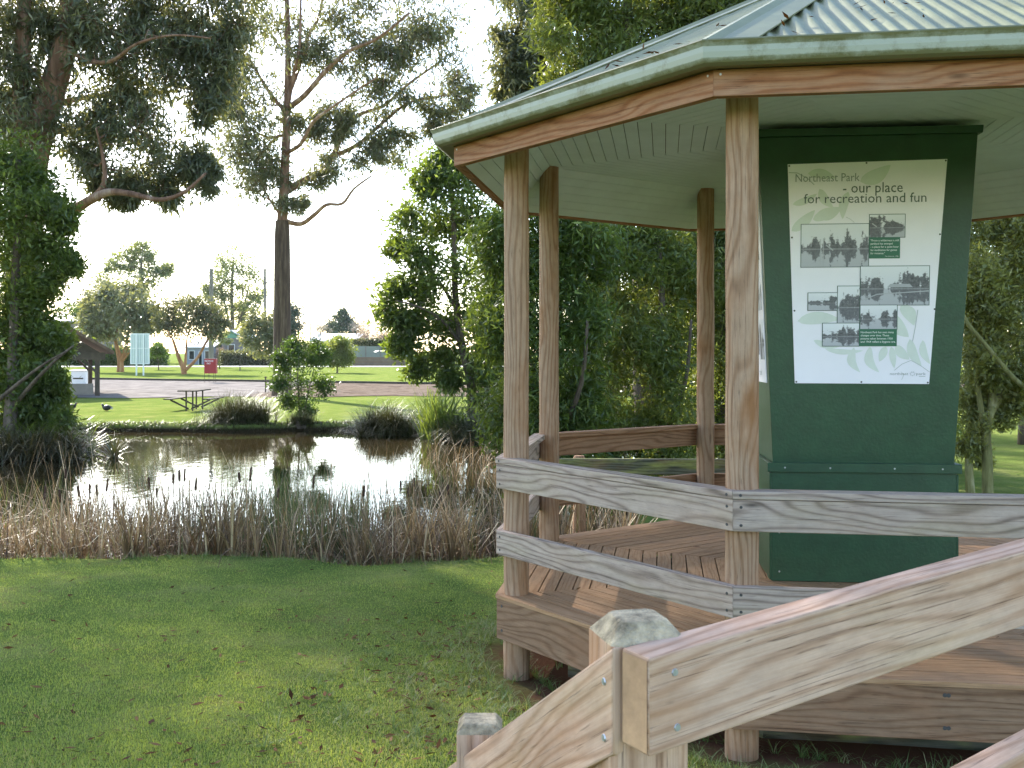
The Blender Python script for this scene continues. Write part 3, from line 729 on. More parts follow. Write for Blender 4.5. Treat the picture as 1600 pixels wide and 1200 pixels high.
# photographs
photos = [(141,368,458,573),(460,325,625,434),(421,571,741,757),(315,665,419,842),(176,697,314,781),(422,757,594,872),(246,843,418,953)]
for i, (x0, y0, x1, y1) in enumerate(photos):
    lf = 0.0078+0.0003*i
    mb = MB(); front.poly(mb, [SZ(x0-2, y1+2), SZ(x1+2, y1+2), SZ(x1+2, y0-2), SZ(x0-2, y0-2)], 0.006, lf)
    fr = mb.build('photo_print', M['photoedge'], panel)
    mb = MB(); q = [SZ(x0+1, y1-1), SZ(x1-1, y1-1), SZ(x1-1, y0+1), SZ(x0+1, y0+1)]; ku = (x1-x0)/200
    mb.face([front.P(a_, z_, lf+0.0004) for a_, z_ in q], uvs=[(i*3.7, i+.01), (i*3.7+ku, i+.01), (i*3.7+ku, i+.99), (i*3.7, i+.99)])
    if i == 2:
        pass
    mb.build('photo_image', M['photo'], fr, weld=False)
M['greydetail'] = mat_simple('printed_grey_detail', (0.45,0.46,0.5), .4, .1, 3)
def patch(pts, l=0.0102):
    mb = MB(); mb.face([front.P(*SZ(*p), l) for p in pts], uvs=[(0,0)]*len(pts)); mb.build('boathouse_print', M['greydetail'], panel, weld=False)
patch([(545,672),(665,672),(650,656),(560,656)]); patch([(600,672),(640,672),(618,654)], 0.0105)
for pts_, w_, l_, nm_ in (([(425,735),(500,705),(740,690)], 5, 0.0103, 'jetty_print'), ([(258,468),(292,494)], 6, 0.0098, 'slide_print'), ([(232,440),(232,560)], 3, 0.0098, 'pole_print'), ([(246,435),(246,570)], 3, 0.0098, 'pole_print'), ([(472,368),(494,384)], 5, 0.0099, 'slide_print')):
    mb = MB(); linestrip(mb, pts_, w_, l_); mb.build(nm_, M['greydetail'], panel, weld=False)
for (x0, y0, x1, y1, lines, cap) in [(460,434,603,534,["\"From a wilderness a still","parkland has emerged","- a place for a quiet hour","for meditation for games","for romance.\""],"The Advertiser, 1948"),
        (419,872,594,954,["Northeast Park has seen many","changes over time. These","pictures taken between 1930","and 1964 reflect a bygone era."],None)]:
    mb = MB(); front.poly(mb, [SZ(x0, y1), SZ(x1, y1), SZ(x1, y0), SZ(x0, y0)], 0.006, 0.0106)
    cp = mb.build('caption_panel', M['printgreen'], panel)
    mb = MB(); nl = len(lines); sp = 15.2
    mxl = max(len(s_) for s_ in lines)
    for i, s_ in enumerate(lines):
        wl = (x1-x0-14)*len(s_)/mxl; wl = min(wl*1.03, x1-x0-12)
        add_text(mb, s_, x0+6, x0+6+wl, y0+19+i*sp, front, 0.0112, bold=0.012, h=0.0165)
    if cap: add_text(mb, cap, x1-70, x1-8, y1-7, front, 0.0112, h=0.010)
    mb.build('lettering', M['inkwhite'], cp, weld=False)
mb = MB()
add_text(mb, "- our place", 335, 612, 220, front, 0.0078, h=0.088)
mb.build('heading', M['inkgreen'], panel, weld=False); mb = MB()
add_text(mb, "for recreation and fun", 152, 722, 268, front, 0.0078, h=0.082)
mb.build('heading', M['inkgreen'], panel, weld=False)
mb = MB(); add_text(mb, "Northeast Park", 112, 412, 165, front, 0.0078, h=0.070)
mb.build('heading', M['inkgrey'], panel, weld=False)
mb = MB()
add_text(mb, "northeast", 565, 650, 1092, front, 0.0078, h=0.023); add_text(mb, "park", 687, 732, 1092, front, 0.0078, h=0.023)
for i in range(14):
    a0_ = 2*PI*i/14; a1_ = 2*PI*(i+.9)/14; rr = 9+3*(i % 2)
    linestrip(mb, [(670+rr*math.cos(a0_), 1086+rr*.8*math.sin(a0_)), (670+rr*math.cos(a1_), 1086+rr*.8*math.sin(a1_))], 2, 0.0078)
linestrip(mb, [(700,1099),(730,1099)], 2, 0.0078)
mb.build('park_logo', M['inkgrey'], panel, weld=False)
mb = []; nrm = (front.P(0, 2, 1)-front.P(0, 2, 0))
for zx, zy in ((82,88),(443,80),(808,75),(98,430),(787,422),(113,782),(768,777),(125,1126),(432,1126),(742,1128)): nail(mb, front.P(*SZ(zx, zy), 0.006), nrm, 0.005)
put_nails(mb, 'screw_head', M['darknail'], panel)
# side panels
for rot, nm in ((-PI/2, 'l'), (PI/2, 'r')):
    fc = Face(rot); mb = MB()
    fc.poly(mb, [(-0.56, 2.868), (-0.49, 1.535), (0.49, 1.535), (0.56, 2.868)], 0.001, 0.006)
    sp = mb.build('sign_panel', M['signwhite'], kio)
    for r_ in range(3):
        for c_ in range(5):
            if (r_, c_) == (0, 2): continue
            x0 = -0.47+c_*0.195+0.01*r_; z0 = 2.30-r_*0.31+0.03*(c_ % 2)
            mb = MB(); uo = (r_*4+c_)*1.9
            q = [(x0, z0), (x0+0.15, z0), (x0+0.15, z0+0.25), (x0, z0+0.25)]
            fc.poly(mb, q, 0.006, 0.009, uvs=[(uo, r_+.02), (uo+.8, r_+.02), (uo+.8, r_+.98), (uo, r_+.98)])
            mb.build('photo_print', M['photo'], sp, weld=False)
    mb = MB()
    for i, s_ in enumerate(("northeast", "park")):
        pts, fs = text_mesh(s_, 0.1+0.14*i, 0.2+0.14*i, 1.58, None, 0)
        for f in fs: mb.face([fc.P(*pts[j], 0.0075) for j in f], uvs=[(0,0)]*len(f))
    mb.build('park_logo', M['inkgrey'], sp, weld=False)

# ------------------------------------------------------------------ ramp handrail in front
hr = thing('ramp_handrail', 'sturdy timber handrail with lichened square post in the near foreground', 'handrail', (0.20, 1.64, 0))
A0 = Vector((0.208, 1.54, EYE-0.463)); A1 = Vector((2.00, 2.64, EYE-0.463+0.14*1.0))
d_ = (A1-A0); dh = Vector((d_.x, d_.y, 0)).normalized(); pv = Vector((-dh.y, dh.x, 0))
def sloped_board(p0, p1, th, hgt, perp, e0=None):
    """board with vertical ends; p0,p1 = top front edge; perp = towards the back"""
    b = [p0-Vector((0,0,hgt)), p1-Vector((0,0,hgt)), p1-Vector((0,0,hgt))+perp*th, p0-Vector((0,0,hgt))+perp*th]
    t = [p0.copy(), p1.copy(), p1+perp*th, p0+perp*th]
    mb = MB(); mb.hexa(b, t, (p1-p0).normalized(), (random.random()*9, random.random()*9)); return mb
mb = sloped_board(A0, A1, 0.068, 0.150, pv); mb.build('handrail_board', M['hand'], hr, bevel=0.004)
mb = MB(); e0 = A0-dh*0.0015
mb.face([e0+pv*0.064-Vector((0,0,0.005)), e0+pv*0.064-Vector((0,0,0.145)), e0+pv*0.004-Vector((0,0,0.145)), e0+pv*0.004-Vector((0,0,0.005))])
mb.build('end_grain', M['endgrain'], hr, weld=False)
sl = (A1.z-A0.z)/(A1-A0).length
B0 = Vector((A0.x, A0.y, EYE-0.925+0.01)); B1 = B0+(A1-A0)*0.94+Vector((0,0,0.10))
mb = sloped_board(B0, B1, 0.06, 0.14, pv); mb.build('lower_board', M['hand'], hr, bevel=0.004)
# post with chamfered top
PC = Vector((0.207, 1.682, 0)); ph = 0.066; PT = EYE-0.433
mb = MB(); rp = math.atan2(dh.y, dh.x)-R(18)
def ring(hw, z, cut):
    pts = []
    for sx, sy in ((-1,-1),(1,-1),(1,1),(-1,1)):
        c = cut
        if sx*sy > 0: pts += [(sx*hw, sy*(hw-c)), (sx*(hw-c), sy*hw)]
        else: pts += [(sx*(hw-c), sy*hw), (sx*hw, sy*(hw-c))]
    ca, sa = math.cos(rp), math.sin(rp)
    return [Vector((PC.x+x*ca-y*sa, PC.y+x*sa+y*ca, z)) for x, y in pts]
rings = [ring(ph, -0.3, 0.006), ring(ph, PT-0.032, 0.010), ring(ph-0.026, PT, 0.012)]
for a, b in zip(rings, rings[1:]):
    for i in range(8):
        j = (i+1) % 8; mb.face([a[i], a[j], b[j], b[i]], (0,0,1), (3.3, 1.1), 0 if b is rings[1] else 1)
mb.face(rings[-1], None, (0,0), 1)
mb.build('post', [M['hand'], M['lichen_top']], hr, bevel=0.003)
# descending board to the left
D0 = Vector((0.158, 1.60, EYE-0.463)); D1 = Vector((-0.046, 2.15, EYE-(1150-HZ)/FPX*2.15))
dd = (D1-D0); D1b = D0+dd*1.6; D1b.z = D0.z+dd.z*1.6
dp = Vector((dd.x, dd.y, 0)).normalized(); pp = Vector((-dp.y, dp.x, 0)); pp = pp if pp.x > 0 else -pp
mb = sloped_board(D0, D1b, 0.055, 0.170, pp); mb.build('descending_board', M['hand'], hr, bevel=0.004)
mb = MB(); SP = Vector((-0.075, 2.38, 0)); stz = EYE-(1127-HZ)/FPX*2.36; hw = 0.052
def sq(hw, z): return [Vector((SP.x+hw*a, SP.y+hw*b, z)) for a, b in ((-1,-1),(1,-1),(1,1),(-1,1))]
mb.hexa(sq(hw, -0.3), sq(hw, stz-0.02), (0,0,1)); 
a, b = sq(hw, stz-0.02), sq(hw-0.014, stz)
for i in range(4): mb.face([a[i], a[(i+1)%4], b[(i+1)%4], b[i]], (0,0,1), (1,1), 1)
mb.face(b, None, (0,0), 1)
mb.build('short_post', [M['hand'], M['lichen_top']], hr, bevel=0.003)
P2_ = A0+(A1-A0)*0.93+pv*0.135
mb = MB(); mb.box((P2_.x-.06, P2_.y-.06, -0.3), (P2_.x+.06, P2_.y+.06, P2_.z+0.05)); mb.build('post', M['hand'], hr, bevel=0.01)
mb = []
for s_, z_ in ((0.05, 0.032), (0.055, 0.118), (1.0, 0.04), (1.0, 0.12)):
    p = A0+(A1-A0).normalized()*s_; nail(mb, Vector((p.x, p.y, p.z-z_)), -pv, 0.0055)
for s_, z_ in ((0.035, 0.045), (0.035, 0.135)):
    p = D0+dd.normalized()*s_; nail(mb, Vector((p.x, p.y, p.z-z_)), -pp, 0.0055)
put_nails(mb, 'bolt_head', M['steel'], hr)

# mossy boundary rail behind the gazebo
mf = thing('mossy_fence', 'old mossy dark timber rail fence behind the gazebo', 'fence', (1.0, 10.2, gzf(1.0, 10.2)))
q0 = PX(800, 728, 10.6); q1 = PX(1260, 730, 10.0)
mb = MB(); mb.beam(q0-Vector((0,0,0.0)), q1, 0.06, 0.16); mb.build('rail', M['mossrail'], mf, bevel=0.01)
for px, d in ((905, 10.62), (1230, 10.15)):
    c = PX(px, 740, d); mb = MB(); mb.tube([(c.x, c.y, -0.9), (c.x, c.y, 0.62), (c.x, c.y, 0.65)], [0.07, 0.065, 0.05], 12); mb.build('post', M['rail_in'], mf, smooth=True)

# ------------------------------------------------------------------ foliage machinery
def unit(a): return a/np.maximum(np.linalg.norm(a, axis=1, keepdims=True), 1e-9)
def leaf_quads(pos, Ln, Wd, droop, rng, jitter=0.35):
    n = len(pos); d = rng.normal(size=(n, 3)); d[:, 2] -= droop; d = unit(d)
    s = unit(np.cross(d, rng.normal(size=(n, 3))))
    l = Ln*(1+jitter*rng.uniform(-1, 1, (n, 1))); w_ = Wd*(1+jitter*rng.uniform(-1, 1, (n, 1)))
    mid = pos+d*l*0.42
    return np.stack([pos, mid+s*w_/2, pos+d*l, mid-s*w_/2], 1)
class Skeleton:
    def __init__(s): s.mb = MB(); s.buf = np.zeros((4096, 3)); s.rbuf = np.zeros(4096); s.n = 0
    @property
    def nodes(s): return s.buf[:s.n]
    def push(s, pts, rr):
        m = len(pts)
        while s.n+m > len(s.buf): s.buf = np.concatenate([s.buf, np.zeros_like(s.buf)]); s.rbuf = np.concatenate([s.rbuf, np.zeros_like(s.rbuf)])
        s.buf[s.n:s.n+m] = pts; s.rbuf[s.n:s.n+m] = rr; s.n += m
    def limb(s, pts, r0, r1, n=8, sub=4, wob=0.0, rng=None):
        pts = [np.array(p, float) for p in pts]; out = []
        for i in range(len(pts)-1):
            p0 = pts[max(i-1, 0)]; p1 = pts[i]; p2 = pts[i+1]; p3 = pts[min(i+2, len(pts)-1)]
            for k in range(sub):
                t = k/sub
                out.append(0.5*((2*p1)+(-p0+p2)*t+(2*p0-5*p1+4*p2-p3)*t*t+(-p0+3*p1-3*p2+p3)*t**3))
        out.append(pts[-1])
        if wob and rng is not None:
            for i in range(1, len(out)-1): out[i] = out[i]+rng.normal(size=3)*wob
        m = len(out); rr = [r0+(r1-r0)*(i/(m-1))**0.9 for i in range(m)]
        s.mb.tube([Vector(p) for p in out], rr, n, cap=True)
        s.push(out, rr)
    def attach(s, target, r1, rng, n=5, sag=0.0, wob=0.04, rise=0.35):
        nd = s.buf[:s.n]; v = target-nd; dist = np.sqrt((v*v).sum(1)); s.rad = s.rbuf[:s.n]
        pen = dist+np.clip(-(v[:, 2]), 0, None)*0.9+np.where(s.rad < r1*0.9, 0.6*dist, 0)
        i = int(np.argmin(pen)); a = nd[i].copy(); D = dist[i]
        if D < 1e-3: return
        r0 = min(s.rad[i]*0.75, r1*1.0+D*r1*0.12)
        up = np.array([0, 0, 1.0]); m1 = a+(target-a)*0.35-up*D*0.10*rise+rng.normal(size=3)*D*wob; m2 = a+(target-a)*0.7+up*D*(0.06)*rise+rng.normal(size=3)*D*wob
        s.limb([a, m1, m2, target], r0, r1*0.45, n, 2)
def fillc(x0, x1, y0, y1, rp, n, seed, holes=()):
    rg = random.Random(seed); out = []
    tries = 0
    while len(out) < n and tries < 4000:
        tries += 1
        x, y = rg.uniform(x0, x1), rg.uniform(y0, y1)
        if any(((x-hx)/ha)**2+((y-hy)/hb)**2 < 1 for hx, hy, ha, hb in holes): continue
        if any((x-c[0])**2+(y-c[1])**2 < (rp*0.5)**2 for c in out): continue
        out.append((x, y, rp*rg.uniform(.75, 1.15)))
    return out
def densify(clumps, seed, k=0.62):
    rg = random.Random(seed); out = [tuple(c) for c in clumps]
    for i, c in enumerate(clumps):
        near = sorted(clumps, key=lambda e: (e[0]-c[0])**2+(e[1]-c[1])**2)[1:4]
        for e in rg.sample(near, min(2, len(near))):
            t = rg.uniform(.35, .65); out.append((c[0]+(e[0]-c[0])*t+rg.uniform(-9, 9), c[1]+(e[1]-c[1])*t+rg.uniform(-9, 9), (c[2]+e[2])/2*k))
    return out
def make_tree(name, label, cat, base, limbs, clumps, d, leafmat, barkmat, seed, Ln, Wd, droop=0.5, subs=12, lps=60, subr=0.3, squash=0.85, br=0.06, group=None, depthk=0.8, twig=0.012, sparse=1.0, limb_n=10, airy=False):
    """limbs: [(points, r0, r1)] in world coordinates; clumps: [(px, py, rpx[, dd])] read off the view at distance d"""
    rng = np.random.default_rng(seed)
    root = thing(name, label, cat, base, group)
    sk = Skeleton()
    for pts, r0, r1 in limbs: sk.limb(pts, r0, r1, limb_n, 4, 0.0)
    cl = []
    for c in clumps:
        px, py, rp = c[:3]; r = rp/FPX*d; dd = c[3] if len(c) > 3 else rng.uniform(-1, 1)*depthk*r*1.6
        p = PX(px, py, d+dd); cl.append((np.array(p), r))
    nd0 = sk.nodes.copy(); cl.sort(key=lambda c: np.min(np.linalg.norm(nd0-c[0], axis=1)))
    sc_, sr_ = [], []
    for p, r in cl:
        sk.attach(p, br*min(1.2, 0.5+r*0.4), rng, 6)
        ns = max(3, int(subs*rng.uniform(.75, 1.25)))
        if airy: q = rng.normal(size=(ns, 3))*0.60*r
        else: q = unit(rng.normal(size=(ns, 3)))*rng.uniform(0.25, 1.15, (ns, 1))**0.55*r
        q[:, 2] *= squash
        q = q+p
        for t_ in q:
            sk.attach(t_, twig, rng, 4, wob=0.08); sc_.append(t_); sr_.append(r*subr*rng.uniform(.7, 1.35))
    sc_ = np.array(sc_); sr_ = np.array(sr_); cnt = np.maximum(4, (lps*rng.uniform(.55, 1.4, len(sc_))*sparse)).astype(int)
    idx = np.repeat(np.arange(len(sc_)), cnt)
    off = rng.normal(size=(len(idx), 3))*0.95*sr_[idx][:, None]; off[:, 2] *= 0.85; off[:, 2] -= np.abs(rng.normal(size=len(idx)))*0.25*droop*sr_[idx]
    pos = sc_[idx]+off
    crnd = rng.uniform(0, 1, len(sc_))
    rn = np.clip(0.5*crnd[idx]+0.5*rng.uniform(0, 1, len(idx)), 0, 1)
    sk.mb.build('trunk', barkmat, root, smooth=True, weld=False) if False else fast_tube(sk.mb, 'trunk', barkmat, root)
    np_mesh('crown', leaf_quads(pos, Ln, Wd, droop, rng), 4, leafmat, root, rn)
    return root
def fast_tube(mb, name, mat, root):
    me = bpy.data.meshes.new(name); me.from_pydata([tuple(p) for p in mb.v], [], mb.f); me.materials.append(mat)
    bm = bmesh.new(); bm.from_mesh(me); bmesh.ops.remove_doubles(bm, verts=bm.verts, dist=1e-5)
    for f in bm.faces: f.smooth = True
    bm.to_mesh(me); bm.free()
    o = bpy.data.objects.new(name, me); C.objects.link(o); o.parent = root; o.matrix_parent_inverse = root.matrix_world.inverted(); return o
def limbpx(pts, d, r0, r1, dds=None):
    return ([PX(p[0], p[1], d+(p[2] if len(p) > 2 else 0)) for p in pts], r0, r1)

M['gumleaf'] = mat_leaf('gum_leaf', (0.04,0.055,0.034), (0.13,0.15,0.09), (0.38,0.35,0.22), trans=0.34, rough=0.38)
M['blackwood'] = mat_leaf('blackwood_leaf', (0.025,0.05,0.012), (0.095,0.145,0.034), (0.34,0.40,0.09), trans=0.46)
M['acacia'] = mat_leaf('acacia_leaf', (0.04,0.065,0.018), (0.14,0.185,0.05), (0.45,0.46,0.14), trans=0.48)
M['brightleaf'] = mat_leaf('young_bright_leaf', (0.025,0.065,0.010), (0.06,0.12,0.018), (0.14,0.22,0.03), trans=0.4)
M['sapling'] = mat_leaf('sapling_leaf', (0.02,0.05,0.010), (0.05,0.095,0.016), (0.11,0.18,0.025), trans=0.33)
M['acaciasun'] = mat_leaf('sun_lightened_olive_leaf', (0.07,0.09,0.03), (0.20,0.22,0.08), (0.45,0.43,0.20), trans=0.45)  # lighter copy of the acacia leaf, sunlight painted into its olive colour
M['greyleaf'] = mat_leaf('grey_green_leaf', (0.07,0.09,0.05), (0.16,0.185,0.11), (0.30,0.31,0.19), trans=0.3)
M['duskleaf'] = mat_leaf('dull_olive_leaf', (0.04,0.05,0.025), (0.10,0.115,0.055), (0.20,0.20,0.10), trans=0.3)
M['farleaf'] = mat_leaf('far_green_leaf', (0.08,0.12,0.06), (0.16,0.20,0.10), (0.26,0.29,0.14), trans=0.38)
M['conifer'] = mat_leaf('conifer_leaf', (0.018,0.045,0.025), (0.04,0.075,0.04), trans=0.12)
M['pinktwig'] = mat_leaf('pinkish_bare_twig', (0.22,0.15,0.13), (0.34,0.25,0.22), trans=0.1)
M['greytwig'] = mat_leaf('grey_bare_twig', (0.16,0.14,0.12), (0.27,0.24,0.21), trans=0.05)
M['sedge'] = mat_leaf('dark_sedge_blade', (0.025,0.035,0.012), (0.06,0.07,0.022), (0.16,0.13,0.06), trans=0.15)
M['flax'] = mat_leaf('flax_blade', (0.06,0.11,0.025), (0.13,0.19,0.05), (0.25,0.30,0.12), trans=0.3)
M['reed'] = mat_leaf('dry_reed_blade', (0.075,0.042,0.018), (0.36,0.235,0.115), (0.72,0.56,0.34), trans=0.15, rough=0.6, tcol=(0.45,0.32,0.18))
M['reedbrown'] = mat_leaf('rusty_reed_blade', (0.11,0.055,0.025), (0.26,0.14,0.065), (0.40,0.25,0.13), trans=0.2, rough=0.6, tcol=(0.45,0.25,0.1))
M['deadfern'] = mat_leaf('dark_fern_frond', (0.03,0.03,0.012), (0.07,0.065,0.025), (0.20,0.14,0.06), trans=0.2)
M['reedgreen'] = mat_leaf('green_rush_blade', (0.05,0.075,0.025), (0.10,0.14,0.05), (0.20,0.20,0.09), trans=0.2)
M['gumbark_dark'] = mat_bark('dark_gum_bark', (0.035,0.024,0.018), (0.085,0.058,0.042), (0.16,0.12,0.09), 9, 0.8)
M['gumbark_red'] = mat_bark('shedding_gum_bark', (0.10,0.055,0.035), (0.26,0.15,0.10), (0.46,0.34,0.26), 4, 0.45)
M['barkgrey'] = mat_bark('grey_brown_bark', (0.05,0.04,0.03), (0.13,0.10,0.075), (0.22,0.18,0.13), 8, 1.2)
M['barkorange'] = mat_bark('orange_brown_bark', (0.14,0.065,0.03), (0.34,0.17,0.08), (0.45,0.28,0.16), 4, 0.6)
M['barkmoss'] = mat_bark('mossy_bark', (0.09,0.08,0.03), (0.19,0.18,0.07), (0.33,0.30,0.17), 9, 1.6)

def base_at(px, py, d):
    p = PX(px, py, d); return (p.x, p.y, gzf(p.x, p.y))
# ---- main gum in the middle of the view
d = 48.0
b = base_at(440, 620, d)
lm = [limbpx([(441,650),(440,580),(441,500),(441,420),(441,350),(444,290),(447,220),(449,160),(450,90),(449,20),(446,-60),(450,-140)], d, 0.40, 0.06)]
lm[0][0][0] = Vector((b[0], b[1], b[2]-0.3))
def near_from(pts, r0, r1): return limbpx(pts, d, r0, r1)
lm += [near_from([(444,345),(470,350),(492,335,-.5),(510,320,-1),(535,318,-1.2),(553,295,-1.5),(580,275,-1.5)], .13, .04),
       near_from([(445,300),(470,285,.5),(500,268,1),(520,245,1.2),(535,210,1.4),(560,180,1.6),(600,165,2),(640,130,2.2),(690,95,2.4)], .20, .05),
       near_from([(520,245,1.2),(560,225,1),(600,190,.5),(640,160,0),(690,150,0)], .12, .04),
       near_from([(448,170),(475,150,-1),(510,110,-1.5),(545,80,-2),(590,60,-2.5),(640,20,-3)], .15, .05),
       near_from([(449,150),(465,110,1),(480,60,1.4),(500,20,1.6),(510,-60,2)], .14, .05),
       near_from([(449,170),(458,120,-.5),(468,70,-1),(470,0,-1)], .11, .05),
       near_from([(447,175),(425,150,.8),(400,110,1.2),(375,65,1.4),(350,40,1.6)], .11, .035),
       near_from([(445,240),(470,225,-1),(490,190,-1.6),(530,160,-2),(590,120,-2.2)], .11, .035),
       near_from([(442,340),(430,325),(415,300,.5),(405,270,.7)], .08, .03),
       near_from([(446,210),(420,215,1),(390,200,1.2),(370,180,1.2)], .08, .03)]
cl = [(375,165,36),(400,215,38),(385,258,32),(418,165,28),(350,112,28),(400,120,32),(428,245,28),(408,295,18),(372,60,34),(415,30,32),(455,60,30),(500,30,34),(550,18,34),(600,12,38),(650,35,34),
      (690,66,34),(713,118,30),(722,168,25),(640,85,26),(592,75,24),(540,88,24),(490,98,22),(560,138,26),(602,150,22),(545,190,22),(592,200,18),(510,170,20),(500,215,18),(660,150,22),(690,190,17),
      (480,282,15),(522,262,16),(575,242,18),(622,246,15),(462,322,12),(640,212,14),(700,28,28),(735,140,12),(470,190,14),(610,105,16),(360,215,22),(345,165,16),
      (450,-60,55),(550,-70,60),(640,-50,45),(380,-50,45),(480,-140,50)]
cl = densify([(c[0], c[1], c[2]*1.12) for c in cl], 3)
make_tree('gum_tree', 'tall gum tree with single dark trunk and open crown on the far bank', 'tree', b, lm, cl, d, M['gumleaf'], M['gumbark_red'], 3, 0.36, 0.072, airy=True, droop=1.0, subs=26, lps=10.5, subr=0.36, br=0.05, twig=0.02)
# dark lower bark is a sleeve of its own colour: second, slightly thicker bark layer on the lower trunk
gt = bpy.data.objects['gum_tree']
mb = MB(); pts = [PX(441,y,d) for y in (640,600,540,480,420,370,345)]; pts[0] = Vector((b[0], b[1], b[2]-0.3))
mb.tube(pts, [.56,.44,.415,.40,.385,.365,.32], 16)
mb.build('rough_bark', M['gumbark_dark'], gt, smooth=True)

# ---- large gum on the left
d = 30.0
b = base_at(38, 690, d)
lm = [limbpx([(36,700),(37,600),(38,450),(42,320),(58,220),(85,130),(104,60),(112,-20),(118,-160),(110,-300)], d, .62, .2),
      limbpx([(42,330),(34,230),(33,120),(38,20),(28,-100),(10,-220)], d, .34, .12),
      limbpx([(42,345),(80,338),(118,328,-.5),(142,312,-.8),(163,285,-1),(160,240,-1),(150,200,-1.2)], d, .18, .025),
      limbpx([(110,330,-.5),(150,308,-1.2),(172,300,-1.3),(205,303,-1.5),(250,312,-1.8),(288,300,-2),(322,270,-2)], d, .15, .03),
      limbpx([(62,215),(88,205,.6),(130,208,1),(180,212,1.4),(230,230,1.6)], d, .13, .04),
      limbpx([(93,95),(75,55,.5),(55,25,.8),(30,5,1)], d, .15, .06),
      limbpx([(100,75),(140,95,-1),(175,95,-1.5),(215,68,-2),(270,55,-2),(330,60,-2)], d, .08, .02),
      limbpx([(112,-20),(170,-10,1),(240,10,1.5),(310,40,2),(360,40,2)], d, .14, .05),
      limbpx([(75,165),(150,150,1.5),(230,150,2),(285,120,2.2)], d, .10, .04)]
cl = [(20,40,42),(60,18,36),(12,110,38),(58,112,26),(150,28,40),(140,88,34),(200,18,36),(190,88,38),(250,58,40),(300,28,40),(288,82,34),(338,66,34),(330,118,32),(343,150,24),(316,165,22),
      (232,150,32),(180,150,38),(150,190,34),(122,232,24),(210,205,38),(262,218,38),(300,232,30),(240,268,34),(190,268,28),(288,272,26),(320,250,18),(328,290,16),(268,308,14),(165,298,16),(140,258,20),
      (365,40,24),(18,180,36),(5,240,28),(95,45,20),(215,285,20),(200,315,9),
      (100,-90,80),(250,-70,70),(0,-60,70),(180,-210,100),(60,-240,100),(-90,-50,90),(-90,100,80),(310,-170,70),(130,-330,90),(-60,-200,90),(350,-60,50),(0,-330,100),(-150,-150,90),(-180,-260,100),(-260,-180,100),(-250,-300,100),(220,-300,90),(60,-420,100),(-120,-380,100),(180,-420,90),(320,-280,80),(-320,-80,90),(400,-150,60),(300,-380,80)]
rgh = random.Random(6); cl += [(rgh.uniform(-380, 480), rgh.uniform(-480, -130), 75, rgh.uniform(-3, 3)) for i in range(30)]  # more unseen high clumps, added to the crown to shade deck and lawn
cl = densify(cl, 4)+fillc(-40, 250, -40, 200, 34, 34, 9)+fillc(240, 390, -30, 130, 30, 20, 10)+fillc(-250, 150, -420, -150, 60, 16, 17)
make_tree('gum_tree', 'huge spreading gum tree at the left edge with low limb over the pond', 'tree', b, lm, cl, d, M['gumleaf'], M['gumbark_red'], 5, 0.28, 0.055, airy=True, droop=1.1, subs=19, lps=18, subr=0.38, br=0.06, twig=0.014)

# ---- off to the left, an unseen gum added to shade the near lawn
d = 19.0
bx = (-14.5, 17.5, gzf(-14.5, 17.5)); O = Vector(bx)
lm = [([O, O+Vector((.3,0,5)), O+Vector((0,.5,10)), O+Vector((.5,0,17)), O+Vector((.3,.2,22))], .5, .15),
      ([O+Vector((0,.3,8)), O+Vector((2.5,-.5,11)), O+Vector((4.5,-.5,13))], .2, .08), ([O+Vector((0,.3,9)), O+Vector((-2.5,.5,12)), O+Vector((-4,1,14))], .2, .08)]
def pxof(p): return (800+FPX*p[0]/p[1], HZ-FPX*(p[2]-EYE)/p[1])
rngx = np.random.default_rng(8); cl = []
for i in range(34):
    q = rngx.uniform(-1, 1, 3)*np.array([5.0, 4.5, 6.5])+np.array([-14.0, 18.5, 14.0])
    px, py = pxof(q); rp = 1.5/d*FPX
    if px+rp > -20 and py > -260: continue
    # clumps are given by screen position at distance d, so keep the true point
    cl.append(((q[0]/q[1])*FPX+800, py, 1.6/q[1]*FPX*d/d, q[1]-d))
make_tree('gum_tree', 'unseen gum tree added outside the left edge to shade the near lawn', 'tree', bx, lm, cl, d, M['gumleaf'], M['gumbark_red'], 12, 0.34, 0.085, droop=0.9, subs=13, lps=60, subr=0.3, br=0.07)

# ---- blackwood on the near left bank
d = 25.0
b = base_at(15, 700, d-1)
lm = [limbpx([(12,715,-1),(18,620,-.5),(22,520),(25,420),(30,320),(28,250)], d, .17, .06),
      limbpx([(18,640,-.5),(50,600,-1),(90,560,-1.5),(115,540,-1.5)], d, .06, .02), limbpx([(-10,600),(-20,500),(-35,400),(-35,300)], d, .12, .05),
      limbpx([(-2,625,-2),(40,590,-2.2),(75,565,-2.5),(105,548,-2.5)], d, .05, .015)]
cl = [(20,250,40),(48,285,34),(12,330,44),(58,335,40),(88,330,22),(28,395,44),(78,385,26),(108,412,15),(20,465,40),(58,460,26),(75,440,18),(8,520,36),(72,522,26),(90,528,15),(98,546,9),(38,558,34),(58,590,28),(84,594,14),
      (92,615,10),(30,608,34),(76,630,20),(50,650,28),(14,655,34),(95,655,14),(-40,300,64),(-40,400,64),(-40,500,64),(-40,600,64),(98,350,12),(100,345,10),(60,505,24)]
make_tree('blackwood_tree', 'dense dark green tree overhanging the pond at the left edge', 'tree', b, lm, cl, d, M['blackwood'], M['barkgrey'], 21, 0.17, 0.058, droop=0.25, subs=22, lps=85, subr=0.40, br=0.03, twig=0.009)

